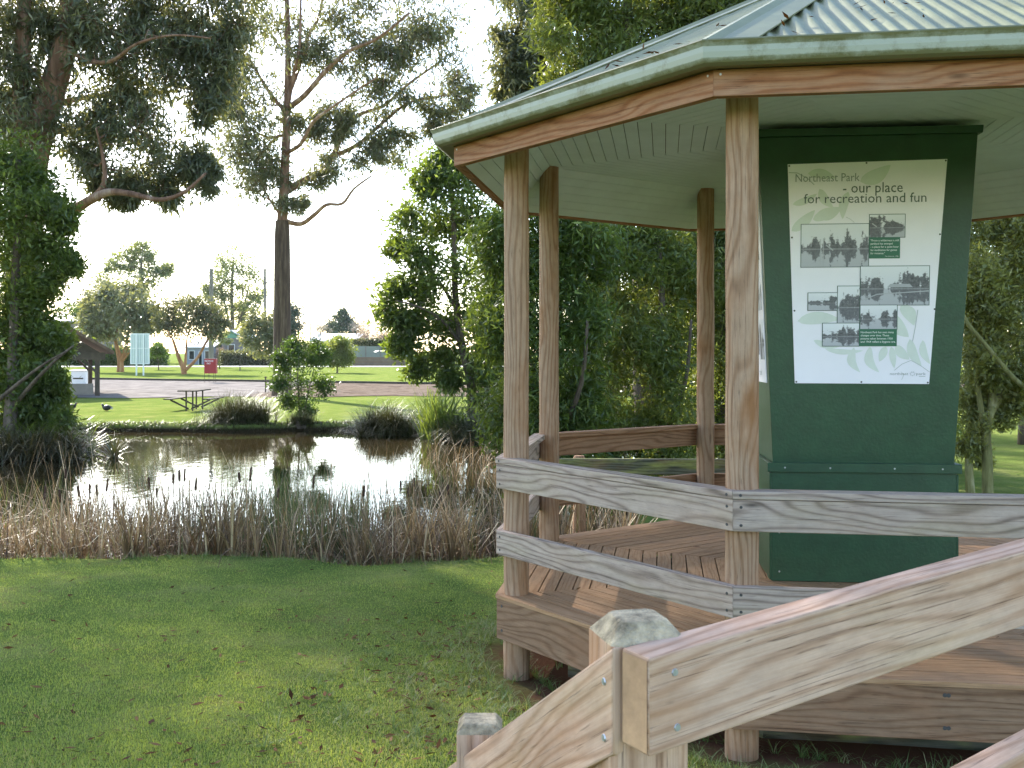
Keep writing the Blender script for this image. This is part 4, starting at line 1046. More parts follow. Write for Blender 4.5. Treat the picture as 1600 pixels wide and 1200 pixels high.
# ---- blackwood on the right of the far bank
d = 31.0
b = base_at(738, 655, d)
lm = [limbpx([(738,672),(736,600),(722,540),(712,470),(710,400),(708,330),(700,270)], d, .16, .05),
      limbpx([(736,610),(752,560,.5),(765,500,1),(770,420,1)], d, .11, .04), limbpx([(722,540),(690,500,-.6),(655,480,-1),(620,470,-1)], d, .06, .02), limbpx([(712,480),(680,430),(650,390)], d, .06, .02)]
cl = [(680,262,24),(700,298,38),(662,290,18),(748,282,34),(642,350,24),(682,358,32),(730,348,38),(622,385,17),(652,402,24),(614,452,22),(652,452,22),(690,440,30),(740,428,40),(606,490,17),(650,500,26),(700,500,32),(750,498,40),
      (628,540,18),(652,575,15),(692,560,26),(740,560,36),(772,600,32),(700,595,14),(720,250,24),(772,340,42),(772,420,42),(790,500,42),(690,250,16),(635,510,16),(780,560,36),(760,630,22)]
make_tree('blackwood_tree', 'leafy green tree leaning out over the far bank beside the gazebo roof tip', 'tree', b, lm, cl, d, M['blackwood'], M['barkgrey'], 22, 0.22, 0.072, droop=0.2, subs=18, lps=56, subr=0.44, br=0.03, twig=0.012)

# ---- trees right behind the gazebo
holes = [(985,575,34,30), (1090,405,14,18)]
for nm, lab, x0, x1, y0, y1, d, bpx, seed, mt, n in (
    ('willow_leaf_tree', 'dark bushy tree seen between the two left gazebo posts and right of them', 765, 935, 330, 760, 14.5, 868, 31, 'blackwood', 52),
    ('willow_leaf_tree', 'bushy tree with a bright gap behind the middle bay of the gazebo', 930, 1065, 335, 760, 16.0, 1030, 32, 'acacia', 46),
    ('willow_leaf_tree', 'tree behind the gazebo seen on both sides of the back post', 1060, 1210, 335, 760, 17.0, 1130, 33, 'acacia', 48),
    ('willow_leaf_tree', 'tree standing behind the green kiosk', 1215, 1480, 300, 740, 18.5, 1340, 34, 'acacia', 36)):
    b = base_at(bpx, 800, d)
    lm = [([Vector((b[0], b[1], b[2]-.1)), PX(bpx+6, 700, d), PX(bpx-8, 600, d), PX(bpx+4, 480, d), PX(bpx, 380, d)], .11, .035),
          ([PX(bpx+4, 690, d), PX(bpx+40, 600, d-.5), PX(bpx+50, 500, d-.7)], .05, .02), ([PX(bpx-2, 640, d), PX(bpx-40, 560, d+.5), PX(bpx-50, 470, d+.5)], .05, .02)]
    cl = fillc(x0, x1, y0, y1, 36, n, seed, holes)
    make_tree(nm, lab, 'tree', b, lm, cl, d, M[mt], M['barkgrey'], seed, 0.125, 0.027, droop=0.55, subs=16, lps=70, subr=0.42, br=0.018, twig=0.006, depthk=1.0, group='trees screening the back of the gazebo')
# a second, deeper row so that gaps show foliage as well
d = 23.0; b = base_at(960, 700, d)
lm = [([Vector(b), PX(955, 600, d), PX(965, 480, d), PX(960, 380, d)], .14, .05)]
make_tree('acacia_tree', 'sunlit yellow-green tree glimpsed through the gap behind the gazebo', 'tree', b, lm, fillc(800, 1120, 360, 680, 34, 44, 41), d, M['brightleaf'], M['barkgrey'], 41, 0.12, 0.035, droop=0.3, subs=13, lps=60, subr=0.34, br=0.02, twig=0.008)
# tall trees above the roof
d = 24.0; b = base_at(850, 700, d)
lm = [([Vector(b), PX(858, 480, d), PX(850, 300, d), PX(848, 150, d), PX(845, 20, d), PX(850, -120, d)], .26, .08)]
make_tree('gum_tree', 'drooping gum foliage rising behind the left half of the gazebo roof', 'tree', b, lm, [(790,58,22),(832,18,34),(800,112,24),(852,66,30),(838,128,26),(802,168,16),(880,22,34),(782,140,12),(818,80,18),(860,150,30),(830,200,26),(850,-50,50),(900,-60,50),(800,-40,30),(776,185,10),(808,-10,24),(800,90,26),(820,145,26),(870,90,34),(845,190,24),(815,50,26)],
          d, M['gumleaf'], M['barkgrey'], 51, 0.21, 0.045, airy=True, droop=1.0, subs=20, lps=40, subr=0.42, br=0.03, twig=0.009)
d = 20.0; b = base_at(1010, 700, d)
lm = [([Vector(b), PX(1000, 480, d), PX(1010, 300, d), PX(990, 150, d), PX(980, 20, d), PX(985, -160, d)], .2, .07), ([PX(1010, 300, d), PX(1060, 180, d), PX(1110, 40, d), PX(1150, -60, d)], .1, .04), ([PX(1005, 330, d), PX(950, 220, d), PX(915, 120, d), PX(900, 20, d)], .09, .03)]
make_tree('acacia_tree', 'sunlit yellow-green acacia rising above the gazebo roof', 'tree', b, lm, fillc(865, 1240, -80, 130, 36, 66, 52)+[(875,130,28),(885,175,24),(860,190,18),(910,150,34),(950,130,34),(1000,120,34),(905,100,34),(1060,110,30),(930,180,30),(980,190,30)],
          d, M['acacia'], M['barkgrey'], 52, 0.17, 0.037, droop=0.7, subs=17, lps=58, subr=0.42, br=0.025, twig=0.008)
# right of the kiosk
d = 13.0; b = base_at(1543, 790, d)
lm = [([Vector((b[0], b[1], b[2]-.1)), PX(1543, 730, d), PX(1541, 680, d), PX(1550, 640, d), PX(1590, 590, d+.5), PX(1640, 570, d+1)], .075, .04),
      ([PX(1541, 690, d), PX(1530, 620, d), PX(1525, 560, d), PX(1540, 500, d)], .045, .02), ([PX(1610, 612, d-.3), PX(1583, 590, d-.4), PX(1560, 563, d-.45), PX(1530, 527, d-.5), PX(1512, 505, d-.5), PX(1500, 480, d-.5)], .035, .02), ([PX(1548, 650, d), PX(1560, 500, d+.3), PX(1590, 400, d+.3), PX(1600, 330, d)], .05, .02)]
make_tree('tangled_tree', 'scraggly sunlit tree with mossy trunk right of the kiosk', 'tree', b, lm, fillc(1500, 1700, 320, 600, 30, 44, 61)+[(1530,660,20),(1560,650,22),(1520,620,20),(1515,700,16),(1590,630,20)],
          d, M['acaciasun'], M['barkmoss'], 61, 0.085, 0.028, droop=0.1, subs=14, lps=55, subr=0.34, br=0.018, twig=0.007)
d = 15.0; b = base_at(1517, 760, d)
lm = [([Vector((b[0], b[1], b[2]-.1)), PX(1514, 720, d), PX(1516, 640, d), PX(1510, 540, d), PX(1520, 420, d)], .07, .03)]
make_tree('slim_tree', 'slim mossy trunk tree close behind the right edge of the kiosk', 'tree', b, lm, fillc(1480, 1640, 330, 640, 32, 26, 62)+[(1520,700,16),(1535,715,12)], d, M['acaciasun'], M['barkmoss'], 62, 0.095, 0.03, droop=0.2, subs=13, lps=55, subr=0.34, br=0.015, twig=0.007)
d = 24.0; b = base_at(1600, 700, d)
lm = [([Vector(b), PX(1605, 500, d), PX(1600, 300, d)], .15, .05)]
make_tree('background_tree', 'dark tree filling the far background at the right edge', 'tree', b, lm, fillc(1500, 1800, 300, 600, 46, 18, 63), d, M['blackwood'], M['barkgrey'], 63, 0.16, 0.055, droop=0.2, subs=14, lps=70, subr=0.36, br=0.03)

# ---- young tree on the far bank
d = 32.0; b = base_at(468, 650, d)
lm = [([Vector((b[0], b[1], b[2]-.1)), PX(467, 620, d), PX(465, 590, d), PX(468, 545, d)], .035, .012), ([Vector((b[0]+.1, b[1], b[2]-.1)), PX(480, 620, d), PX(490, 580, d)], .03, .01)]
make_tree('young_tree', 'small bright green sapling at the water edge in front of the dark gum trunk', 'tree', b, lm, [(470,560,24),(450,590,22),(492,588,24),(470,618,22),(442,560,14),(500,560,14),(462,535,13),(505,608,15),(480,640,12),(438,600,13),(490,540,13),(446,628,12),(452,545,12)],
          d, M['sapling'], M['barkgrey'], 71, 0.11, 0.042, droop=0.1, subs=13, lps=60, subr=0.32, br=0.012, twig=0.006)

# ---- park trees and shrubs on the far lawn and beyond
def far_tree(name, lab, cat, bpx, d, trunk, clumps, mat, bark, seed, Ln, Wd, subs=12, lps=50, r0=0.15, subr=0.34, droop=0.2, extra=(), py=560, **kw):
    b = base_at(bpx, py, d); clumps = [(c[0], c[1], c[2]*1.22) for c in clumps]
    pts = [Vector((b[0], b[1], b[2]-.1))]+[PX(x, y, d) for x, y in trunk]
    lm = [(pts, r0, r0*0.35)]+[([PX(x, y, d) for x, y in e[0]], e[1], e[1]*0.4) for e in extra]
    return make_tree(name, lab, cat, b, lm, clumps, d, M[mat], M[bark], seed, Ln, Wd, droop=droop, subs=subs, lps=lps, subr=subr, br=r0*0.3, twig=0.02, **kw)
far_tree('park_tree', 'rounded grey-green tree with orange trunk beside the white panel', 'tree', 188, 96, [(188,565),(184,548),(180,530)], [(175,480,26),(205,480,26),(190,462,22),(160,495,22),(222,495,22),(150,515,16),(185,505,24),(210,515,22),(232,512,12),(165,460,12),(150,480,14),(140,500,12),(240,490,10),(205,460,14)],
         'greyleaf', 'barkorange', 81, 0.45, 0.16, 16, 60, .38, extra=(([(189,562),(196,545),(200,520)], .25), ([(190,565),(205,545),(214,525)], .16)))
far_tree('park_tree', 'dark leafed forked tree in the middle of the far lawn', 'tree', 288, 88, [(286,575),(278,555),(270,530)], [(262,490,18),(285,485,20),(308,490,18),(270,510,16),(295,508,18),(318,508,15),(330,500,14),(300,475,14),(270,475,14),(335,520,11),(255,505,11),(322,485,12),(345,505,9)],
         'duskleaf', 'barkorange', 82, 0.34, 0.12, 15, 46, .28, extra=(([(288,578),(290,560),(292,530)], .16), ([(288,580),(308,560),(322,535),(330,525)], .16)))
far_tree('park_tree', 'pale bushy tree just left of the big gum trunk', 'tree', 432, 76, [(432,575),(428,555),(422,535)], [(410,515,18),(395,530,14),(425,520,16),(410,540,13),(430,540,12),(400,500,13),(422,498,12),(388,515,9)],
         'greyleaf', 'barkgrey', 83, 0.32, 0.11, 15, 50, .2)
far_tree('tall_gum', 'tall far gum with broken crown behind the rounded grey-green tree', 'tree', 215, 150, [(215,500),(218,450),(222,400)], [(222,388,11),(205,395,10),(238,402,10),(190,405,11),(175,415,11),(200,415,10),(225,420,13),(240,430,14),(212,440,14),(255,425,9),(265,418,7),(235,450,12),(215,455,12),(160,430,12)],
         'farleaf', 'barkgrey', 84, 0.6, 0.2, 12, 36, .4, py=570)
far_tree('grey_tree', 'greyish wispy tree behind the shelter roof', 'tree', 150, 130, [(150,510),(150,470)], [(150,450,14),(135,468,13),(160,465,14),(125,478,9),(165,445,10),(145,485,14),(128,490,10),(170,485,12)], 'duskleaf', 'barkgrey', 85, 0.4, 0.1, 14, 40, .25, py=570)
far_tree('yellow_shrub', 'yellow-green shrub showing above the shelter roof', 'shrub', 108, 125, [(108,500)], [(108,482,10),(95,488,8),(120,486,8)], 'brightleaf', 'barkgrey', 86, 0.3, 0.12, 10, 40, .1, py=570)
far_tree('tall_gum', 'far dome-shaped gum between the two power poles', 'tree', 365, 170, [(363,500),(362,450),(365,410)], [(365,402,17),(345,415,15),(388,415,15),(340,440,14),(400,438,13),(365,428,14),(352,455,12),(385,455,14),(405,460,10),(335,465,12),(372,480,11),(395,480,11),(345,485,11),(325,450,8),(380,500,9)],
         'farleaf', 'barkgrey', 87, 0.6, 0.2, 15, 40, .45, py=570, extra=(([(363,530),(355,490),(345,450)], .25), ([(363,530),(378,490),(388,450)], .25)))
far_tree('round_tree', 'dark green tree peeping out behind the right of the gum trunk', 'tree', 452, 150, [(452,520)], [(452,500,14),(458,485,10),(455,515,12),(445,520,12)], 'conifer', 'barkgrey', 88, 0.5, 0.2, 16, 50, .3, py=570)
far_tree('round_tree', 'solitary dark dome tree on the skyline right of the gum', 'tree', 536, 190, [(536,520)], [(536,497,10),(527,505,10),(546,506,10),(536,510,12),(520,514,7),(552,514,7),(536,490,5)], 'conifer', 'barkgrey', 89, 0.5, 0.2, 18, 60, .3, py=570)
for i, (px, py, dd, rr) in enumerate(((485,505,150,13),(500,518,140,10),(560,515,160,9),(575,505,165,8))):
    far_tree('bare_tree', ('leafless grey tree just right of the big gum trunk', 'low leafless tree at the left end of the long grey building', 'small leafless tree right of the dark dome tree', 'thin leafless tree nearest the leaning bank tree')[i], 'tree', px, dd, [(px,py+8),(px+1,py)], [(px-rr*.5,py,rr*.7),(px+rr*.5,py+2,rr*.7),(px,py-rr*.6,rr*.7)], 'greytwig', 'barkgrey', 90+i, 0.9, 0.045, 10, 14, .12, droop=-0.8, py=570)
for i, (px, py, rr) in enumerate(((575,522,15),(600,528,14),(625,520,12),(345,555,7))):
    far_tree('blossom_tree', ('pinkish twiggy tree behind the fence, left of the other two', 'pinkish twiggy tree behind the fence, middle of the three', 'pinkish twiggy tree partly behind the leaning bank tree', 'small pinkish bush below the green gabled shed')[i], 'tree', px, 128, [(px,py+8),(px+1,py)], [(px-rr*.6,py+2,rr*.6),(px+rr*.6,py+2,rr*.6),(px,py-rr*.4,rr*.7),(px,py+8,rr*.6)], 'pinktwig', 'barkgrey', 100+i, 0.55, 0.05, 12, 26, .12, droop=-0.6, py=568)
far_tree('round_bush', 'large rounded yellow-green bush casting a shadow on the far lawn', 'bush', 527, 92, [(527,562)], [(527,540,12),(515,548,11),(540,548,11),(525,555,12),(510,558,8),(543,558,9),(533,532,8),(500,552,7),(520,562,9),(535,563,9)], 'acacia', 'barkgrey', 110, 0.22, 0.1, 20, 70, .1, py=575)
far_tree('round_bush', 'little round bush on a short stem right of the white panel', 'bush', 248, 103, [(247,560)], [(245,546,7),(252,550,7),(240,552,6),(248,541,5)], 'brightleaf', 'barkgrey', 111, 0.22, 0.1, 12, 46, .07, py=575)
far_tree('young_tree', 'thin twin stemmed tree beside the right power pole', 'tree', 343, 105, [(343,560),(342,540)], [(343,530,8),(350,522,7),(336,520,8),(345,512,7),(355,532,5)], 'farleaf', 'barkmoss', 112, 0.25, 0.08, 10, 26, .09, py=575)
# low hedges beyond the far path
def hedge(name, lab, x0, x1, ytop, ybot, d, mat, seed, cat='hedge'):
    rng = np.random.default_rng(seed); a = PX(x0, ytop, d); c = PX(x1, ybot, d); n = int((x1-x0)*90)
    pos = np.stack([rng.uniform(a.x, c.x, n), d+rng.uniform(-.8, .8, n), rng.uniform(c.z-.3, a.z, n)+0.12*np.sin(np.linspace(0, 60, n))], 1)
    b = (a+c)/2; root = thing(name, lab, cat, (b.x, d, gzf(b.x, d)))
    np_mesh('foliage', leaf_quads(pos, 0.3, 0.13, 0, rng), 4, M[mat], root, rng.uniform(0, 1, n))
    sk = MB(); m_ = max(3, int((c.x-a.x)/0.8))
    for i in range(m_):
        x_ = a.x+(c.x-a.x)*(i+.5)/m_; g_ = gzf(x_, d)
        sk.tube([(x_, d, g_-.05), (x_+.05, d+.05, (g_+a.z)/2)], [.04, .02], 5)
    sk.build('stems', M['barkgrey'], root)
hedge('clipped_hedge', 'low yellow-green clipped hedge behind the rounded grey-green tree', 92, 262, 545, 568, 121, 'brightleaf', 1)
hedge('flower_hedge', 'straw-coloured low planting beneath the green gabled shed', 345, 425, 550, 568, 121, 'duskleaf', 2)
hedge('clipped_hedge', 'grey hedge along the garden behind the big gum trunk', 425, 512, 535, 566, 123, 'farleaf', 3)
hedge('clipped_hedge', 'pale shrubbery in front of the fence right of the dome tree', 548, 640, 531, 542, 126, 'duskleaf', 4)

# ---- tussocks
def blades(centres, n, length, width, spread, rng, arch=0.6, up=1.0, segs=3):
    """arching strap leaves; returns quads (n*segs)"""
    c = centres[rng.integers(0, len(centres), n)]
    az = rng.uniform(0, 2*PI, n); tilt = np.abs(rng.normal(0, 1, n))*spread
    Lg = length*rng.uniform(.55, 1.1, n)
    h = np.stack([np.cos(az), np.sin(az), np.zeros(n)], 1); s = np.stack([-np.sin(az), np.cos(az), np.zeros(n)], 1)
    pts = [c]; ang = tilt.copy(); cur = c.copy()
    for k in range(segs):
        ang = ang+arch*rng.uniform(.3, 1.2, n)*(k+1)/segs
        cur = cur+(h*np.sin(ang)[:, None]+np.array([0, 0, 1.0])*np.cos(ang)[:, None])*(Lg/segs)[:, None]; pts.append(cur)
    out = []; rn = rng.uniform(0, 1, n); rr = []
    for k in range(segs):
        w0 = width*(1-k/segs)**.7; w1 = width*max(0.08, (1-(k+1)/segs))**.7
        out.append(np.stack([pts[k]-s*w0/2, pts[k]+s*w0/2, pts[k+1]+s*w1/2, pts[k+1]-s*w1/2], 1)); rr.append(rn)
    return np.concatenate(out), np.concatenate(rr)
def tussock(name, lab, cat, px, py, d, n, length, width, spread, mat, seed, arch=0.6, rad=0.2, stalks=0):
    rng = np.random.default_rng(seed); p = PX(px, py, d); g_ = max(gzf(p.x, p.y), WATER_Z-0.05)
    cen = np.stack([p.x+rng.normal(0, rad, 60), p.y+rng.normal(0, rad*.7, 60), np.full(60, g_-.03)], 1)
    root = thing(name, lab, cat, (p.x, p.y, g_))
    q, r = blades(cen, n, length, width, spread, rng, arch)
    np_mesh('leaves', q, 4, M[mat], root, r)
    mb = MB(); mb.tube([(p.x, p.y, g_-.15), (p.x, p.y, g_+.08)], [rad*1.3, rad*.8], 9); mb.build('crown_base', M['barkgrey'], root)
    return root
tussock('sedge_tussock', 'dark wiry tussock on the far bank right of the picnic table', 'plant', 378, 664, 31.3, 2600, 1.15, .016, .55, 'sedge', 201, rad=.36)
tussock('sedge_tussock', 'small brownish tussock left of the big dark one by the picnic table', 'plant', 345, 660, 31.2, 900, .7, .014, .6, 'sedge', 202, rad=.3)
tussock('sedge_tussock', 'big dark mop of sedge at the water edge left of the flax', 'plant', 604, 672, 29.4, 3400, 1.35, .018, .55, 'sedge', 203, rad=.34, arch=.8)
tussock('flax_plant', 'upright green flax with long sword leaves at the water edge', 'plant', 683, 690, 28.0, 420, 1.55, .055, .38, 'flax', 204, rad=.2, arch=.35)
tussock('flax_plant', 'second, darker flax half hidden right of the upright one', 'plant', 722, 690, 27.5, 300, 1.3, .05, .55, 'sedge', 205, rad=.25, arch=.7)
tussock('sedge_tussock', 'drooping dark sedge clump beneath the leaning tree near the gazebo post', 'plant', 762, 690, 27.0, 2400, 1.1, .02, .65, 'sedge', 206, rad=.45, arch=.9)
tussock('sedge_tussock', 'tuft of grass round the foot of the sapling', 'plant', 470, 660, 31.2, 900, .55, .014, .6, 'sedge', 207, rad=.2)
tussock('fern_clump', 'dark overhanging fern mass on the left bank above the water', 'plant', 12, 712, 22.8, 3600, 1.2, .035, .65, 'deadfern', 208, rad=.6, arch=1.1)
tussock('fern_clump', 'dark green fern clump at the foot of the left bank tree', 'plant', 68, 690, 23.4, 2600, 1.0, .03, .65, 'sedge', 209, rad=.45, arch=.9)
tussock('fern_clump', 'green shrubby fern on the left bank below the low branch', 'plant', 40, 660, 24.5, 2200, 1.2, .045, .6, 'blackwood', 210, rad=.6, arch=.8)

# ---- reed bed along the near edge
rng = np.random.default_rng(77)
def reed_pts(n, y0, y1, x0, x1, pw=1.0):
    x = rng.uniform(x0, x1, n*2); y = y0+(y1-y0)*rng.uniform(0, 1, n*2)**pw
    k = (poly_sdf(x, y, POND) < 0.30) & (np.sin(x*3.1+1.7*np.sin(y*2.3))+np.sin(x*7.7-y*4.1) > rng.uniform(-2.2, 1.3, len(x)))
    x, y = x[k][:n], y[k][:n]
    return np.stack([x, y, np.maximum(gz(x, y), WATER_Z-.12)-.02], 1)
cs_ = reed_pts(520, 10.45, 12.9, -8.5, 1.4, 1.5)
q, r = blades(cs_, 3500, 1.0, .019, .20, rng, .30, segs=3)
q2, r2 = blades(cs_, 1000, 1.15, .020, .36, rng, .8, segs=4); q3, r3 = blades(reed_pts(300, 10.6, 12.6, -8.5, .6), 520, 1.45, .015, .12, rng, .18, segs=4); q2 = np.concatenate([q2, q3]); r2 = np.concatenate([r2, r3])
o = np_mesh('reed_bed', np.concatenate([q, q2]), 4, M['reed'], None, np.concatenate([r, r2])); tag(o, 'dense bed of dry grey reeds along the near water edge', 'reeds', kind='stuff')
q, r = blades(reed_pts(700, 10.5, 13.2, -8.5, 1.3, 1.3), 1700, .95, .020, .48, rng, 1.0, segs=4)
o = np_mesh('broken_reeds', q, 4, M['reedbrown'], None, r); tag(o, 'rusty broken reed leaves tangled through the grey reeds', 'reeds', kind='stuff')
cg = reed_pts(600, 11.0, 13.8, -3.6, -1.6); cg2 = reed_pts(400, 10.6, 12.5, -8, 1)
q, r = blades(np.concatenate([cg, cg2]), 1900, 1.05, .010, .10, rng, .12, segs=3)
o = np_mesh('green_rushes', q, 4, M['reedgreen'], None, r); tag(o, 'thin green rushes standing among the dry reeds', 'rushes', kind='stuff')
cr = np.stack([rng.uniform(-1.9, 0.9, 500), rng.uniform(16.5, 23, 500), np.full(500, WATER_Z-.05)], 1); cr = cr[cr[:, 0] > -0.125*cr[:, 1]+0.3]
q, r = blades(cr, 380, .85, .012, .18, rng, .5, segs=4)
o = np_mesh('pale_sedge', q, 4, M['reed'], None, r); tag(o, 'pale thin sedge standing in the water left of the gazebo', 'sedge', kind='stuff')
M['cathead'] = mat_simple('cattail_brown', (0.055,0.028,0.016), 0.95, 0.3, 40)
M['stemtan'] = mat_simple('reed_stem_tan', (0.26,0.20,0.13), 0.8, 0.2, 20)
cat_px = [(140,240),(187,250),(245,235),(280,228),(303,232),(335,215),(465,210),(542,195),(560,186),(577,184),(612,213),(783,182),(748,192),(980,205),(1137,235),(1252,218),(1293,208),(1275,240),(1375,250),(1400,230),(870,240),(490,240),(205,180)]
rg = random.Random(5)
ORD = 'first second third fourth fifth sixth seventh eighth ninth tenth eleventh twelfth thirteenth fourteenth fifteenth sixteenth seventeenth eighteenth nineteenth twentieth twenty-first twenty-second twenty-third'.split()
for i, (zx, zy) in enumerate(sorted(cat_px)):
    px, py = zx/2, 650+zy/2; d = rg.uniform(11.0, 12.0); c = PX(px, py, d); lean = rg.uniform(-.10, .16)
    g_ = min(gzf(c.x, c.y), WATER_Z)-.05; ax = Vector((lean, rg.uniform(-.05, .05), 1)).normalized()
    ft = c-ax*((c.z-g_)/ax.z)
    root = thing('cattail', 'brown cattail head on a thin stem in the reed bed, '+ORD[i]+' from the left', 'cattail', ft, 'cattails in the reed bed')
    mb = MB(); mb.tube([ft, (ft+c)/2+Vector((lean*.1, 0, 0)), c-ax*.055], [.006, .005, .004], 5); mb.build('stem', M['stemtan'], root)
    hl = rg.uniform(.055, .08); hr_ = rg.uniform(.011, .015)
    mb = MB(); mb.tube([c-ax*hl, c-ax*hl*.85, c, c+ax*hl*.85, c+ax*hl], [.004, hr_, hr_*1.06, hr_*.95, .004], 8); mb.build('head', M['cathead'], root, smooth=True)
    mb = MB(); mb.tube([c+ax*hl, c+ax*(hl+.07)], [.003, .0012], 4); mb.build('spike', M['stemtan'], root)

# ---- lawn blades, fallen leaves
M['blade'] = mat_leaf('lawn_blade', (0.14,0.22,0.055), (0.29,0.36,0.10), (0.44,0.34,0.18), trans=0.33, rough=0.6, spec=0.2)
M['tuft'] = mat_leaf('long_grass_blade', (0.07,0.13,0.035), (0.16,0.23,0.08), (0.42,0.34,0.19), trans=0.3, rough=0.55, spec=0.3)
M['litter'] = mat_leaf('fallen_leaf', (0.05,0.022,0.01), (0.13,0.055,0.018), (0.22,0.12,0.055), trans=0.05, rough=0.8, spec=0.08)
def lawn(n, y0, y1, hgt, wd):
    y = 1/(rng.uniform(1/y1, 1/y0, n)); x = rng.uniform(-0.56, 0.62, n)*y
    gx = np.hypot(x-2.174, y-6.467) > 2.35
    k = (poly_sdf(x, y, POND) > 0.05) & gx
    x, y = x[k], y[k]; m_ = len(x); z = gz(x, y)-.004
    dn = 0.5+0.25*np.sin(x*2.1+np.sin(y*1.7)*2)*np.cos(y*2.6+x)+0.25*np.sin(x*7.3+y*3.1+2*np.sin(y*5+x))*np.sin(y*8.1-x*2.2)
    az = rng.uniform(0, 2*PI, m_); t_ = rng.uniform(.1, 1.1, m_); h_ = hgt*rng.uniform(.5, 1.3, m_)*(0.7+.5*dn)
    p = np.stack([x, y, z], 1); s = np.stack([-np.sin(az), np.cos(az), 0*az], 1)*wd/2
    tip = p+np.stack([np.cos(az)*np.sin(t_)*h_, np.sin(az)*np.sin(t_)*h_, np.cos(t_)*h_], 1)
    rn = np.clip(rng.uniform(0.05, .55, m_)+.30*dn, 0, .9); 
    pat = np.sin(x*4.1+1.5*np.sin(y*3.3))*np.sin(y*5.3+1.2*np.sin(x*2.9)); dry = rng.uniform(0, 1, m_) < 0.07+0.30*np.clip(pat-.35, 0, 1)+0.30*np.clip(1-np.abs(x+0.3)/1.2, 0, 1)*np.clip((8-y)/3, 0, 1)
    rn[dry] = rng.uniform(.85, 1, dry.sum())
    return np.stack([p-s, p+s, tip], 1), rn
q, r = lawn(330000, 4.0, 11.2, .021, .0055)
o = np_mesh('lawn_grass', q, 3, M['blade'], None, r); tag(o, 'short mossy green lawn between the reeds and the gazebo', 'grass', kind='stuff')
# longer grass against the deck and under the handrail
cen = []
for i in range(1500):
    a = random.uniform(0, 2*PI); rr = 2.36+abs(random.gauss(0, .16)) if random.random() < .7 else 2.1
    x, y = GC.x+rr*math.cos(a), GC.y+rr*math.sin(a)
    if poly_sdf(np.array([x]), np.array([y]), POND)[0] > 0: cen.append((x, y, gzf(x, y)-.01))
for i in range(500):
    x, y = random.uniform(.2, 3), random.uniform(3.2, 4.3); cen.append((x, y, gzf(x, y)-.01))
for i in range(260):
    x = random.uniform(-8, 0.6); y = 10.15+abs(random.gauss(0, .12)); cen.append((x, y, gzf(x, y)-.01))
for i in range(260):
    x = random.gauss(-.35, .45); y = random.uniform(4.6, 7.5); cen.append((x, y, gzf(x, y)-.01))
q, r = blades(np.array(cen), 17000, .125, .0042, .45, rng, .9, segs=3)
o = np_mesh('long_grass', q, 4, M['tuft'], None, r); tag(o, 'longer grass tufts along the deck edge', 'grass', kind='stuff')
n = 460
y = 1/(rng.uniform(1/10.3, 1/4.2, n)); x = rng.uniform(-0.55, 0.10, n)*y
cx = rng.normal(-.45, .35, 420); cy = rng.uniform(4.4, 7.8, 420); x = np.concatenate([x, cx]); y = np.concatenate([y, cy])
k = (poly_sdf(x, y, POND) > 0.1) & (np.hypot(x-2.174, y-6.467) > 2.4); x, y = x[k], y[k]
pos = np.stack([x, y, gz(x, y)+.016], 1)
dq = rng.normal(size=(len(pos), 3)); dq[:, 2] *= .22; dq = unit(dq); s = unit(np.cross(dq, np.array([[0, 0, 1.0]])+rng.normal(size=(len(pos), 3))*.3))
Lf = rng.uniform(.025, .078, (len(pos), 1)); Wf = Lf*rng.uniform(.2, .42, (len(pos), 1)); mid = pos+dq*Lf*.45
o = np_mesh('fallen_leaves', np.stack([pos, mid+s*Wf/2, pos+dq*Lf, mid-s*Wf/2], 1), 4, M['litter'], None, rng.uniform(0, 1, len(pos))); tag(o, 'brown fallen leaves scattered over the near lawn', 'leaves', kind='stuff')
n = 46; aa = rng.uniform(0, 2*PI, n); rr_ = 2.1*np.sqrt(rng.uniform(0, 1, n))
pos = np.stack([GC.x+rr_*np.cos(aa), GC.y+rr_*np.sin(aa), np.full(n, DECKZ+.006)], 1); dq = rng.normal(size=(n, 3)); dq[:, 2] = 0.05; dq = unit(dq); s = np.stack([-dq[:, 1], dq[:, 0], 0.15+0*dq[:, 0]], 1)
Lf = rng.uniform(.03, .07, (n, 1)); mid = pos+dq*Lf*.45
o = np_mesh('deck_leaves', np.stack([pos, mid+s*Lf*.12, pos+dq*Lf, mid-s*Lf*.12], 1), 4, M['litter'], None, rng.uniform(0, 1, n)); tag(o, 'few dry leaves lying on the deck boards', 'leaves', kind='stuff')
n = 60; k_ = rng.integers(0, 8, n); pp_ = []
for q_ in range(n):
    k = 0 if q_ < 26 else (7 if q_ < 44 else int(k_[q_])); f_ = rng.uniform(.1, .9); A_, B_ = gcorner(k, RE, ZE), gcorner(k+1, RE, ZE); t_ = rng.uniform(.02, .35)
    p_ = (A_+(B_-A_)*f_); p_ = p_+(APEX-p_)*t_; pp_.append((p_.x, p_.y, p_.z+.016))
pos = np.array(pp_); dq = rng.normal(size=(n, 3)); dq[:, 2] *= .2; dq = unit(dq); s = np.stack([-dq[:, 1], dq[:, 0], .2+0*dq[:, 0]], 1); Lf = rng.uniform(.03, .09, (n, 1)); mid = pos+dq*Lf*.45
o = np_mesh('roof_leaves', np.stack([pos, mid+s*Lf*.1, pos+dq*Lf, mid-s*Lf*.1], 1), 4, M['litter'], None, rng.uniform(0, 1, n)); tag(o, 'few dry leaves and twigs caught on the gazebo roof sheets', 'leaves', kind='stuff')
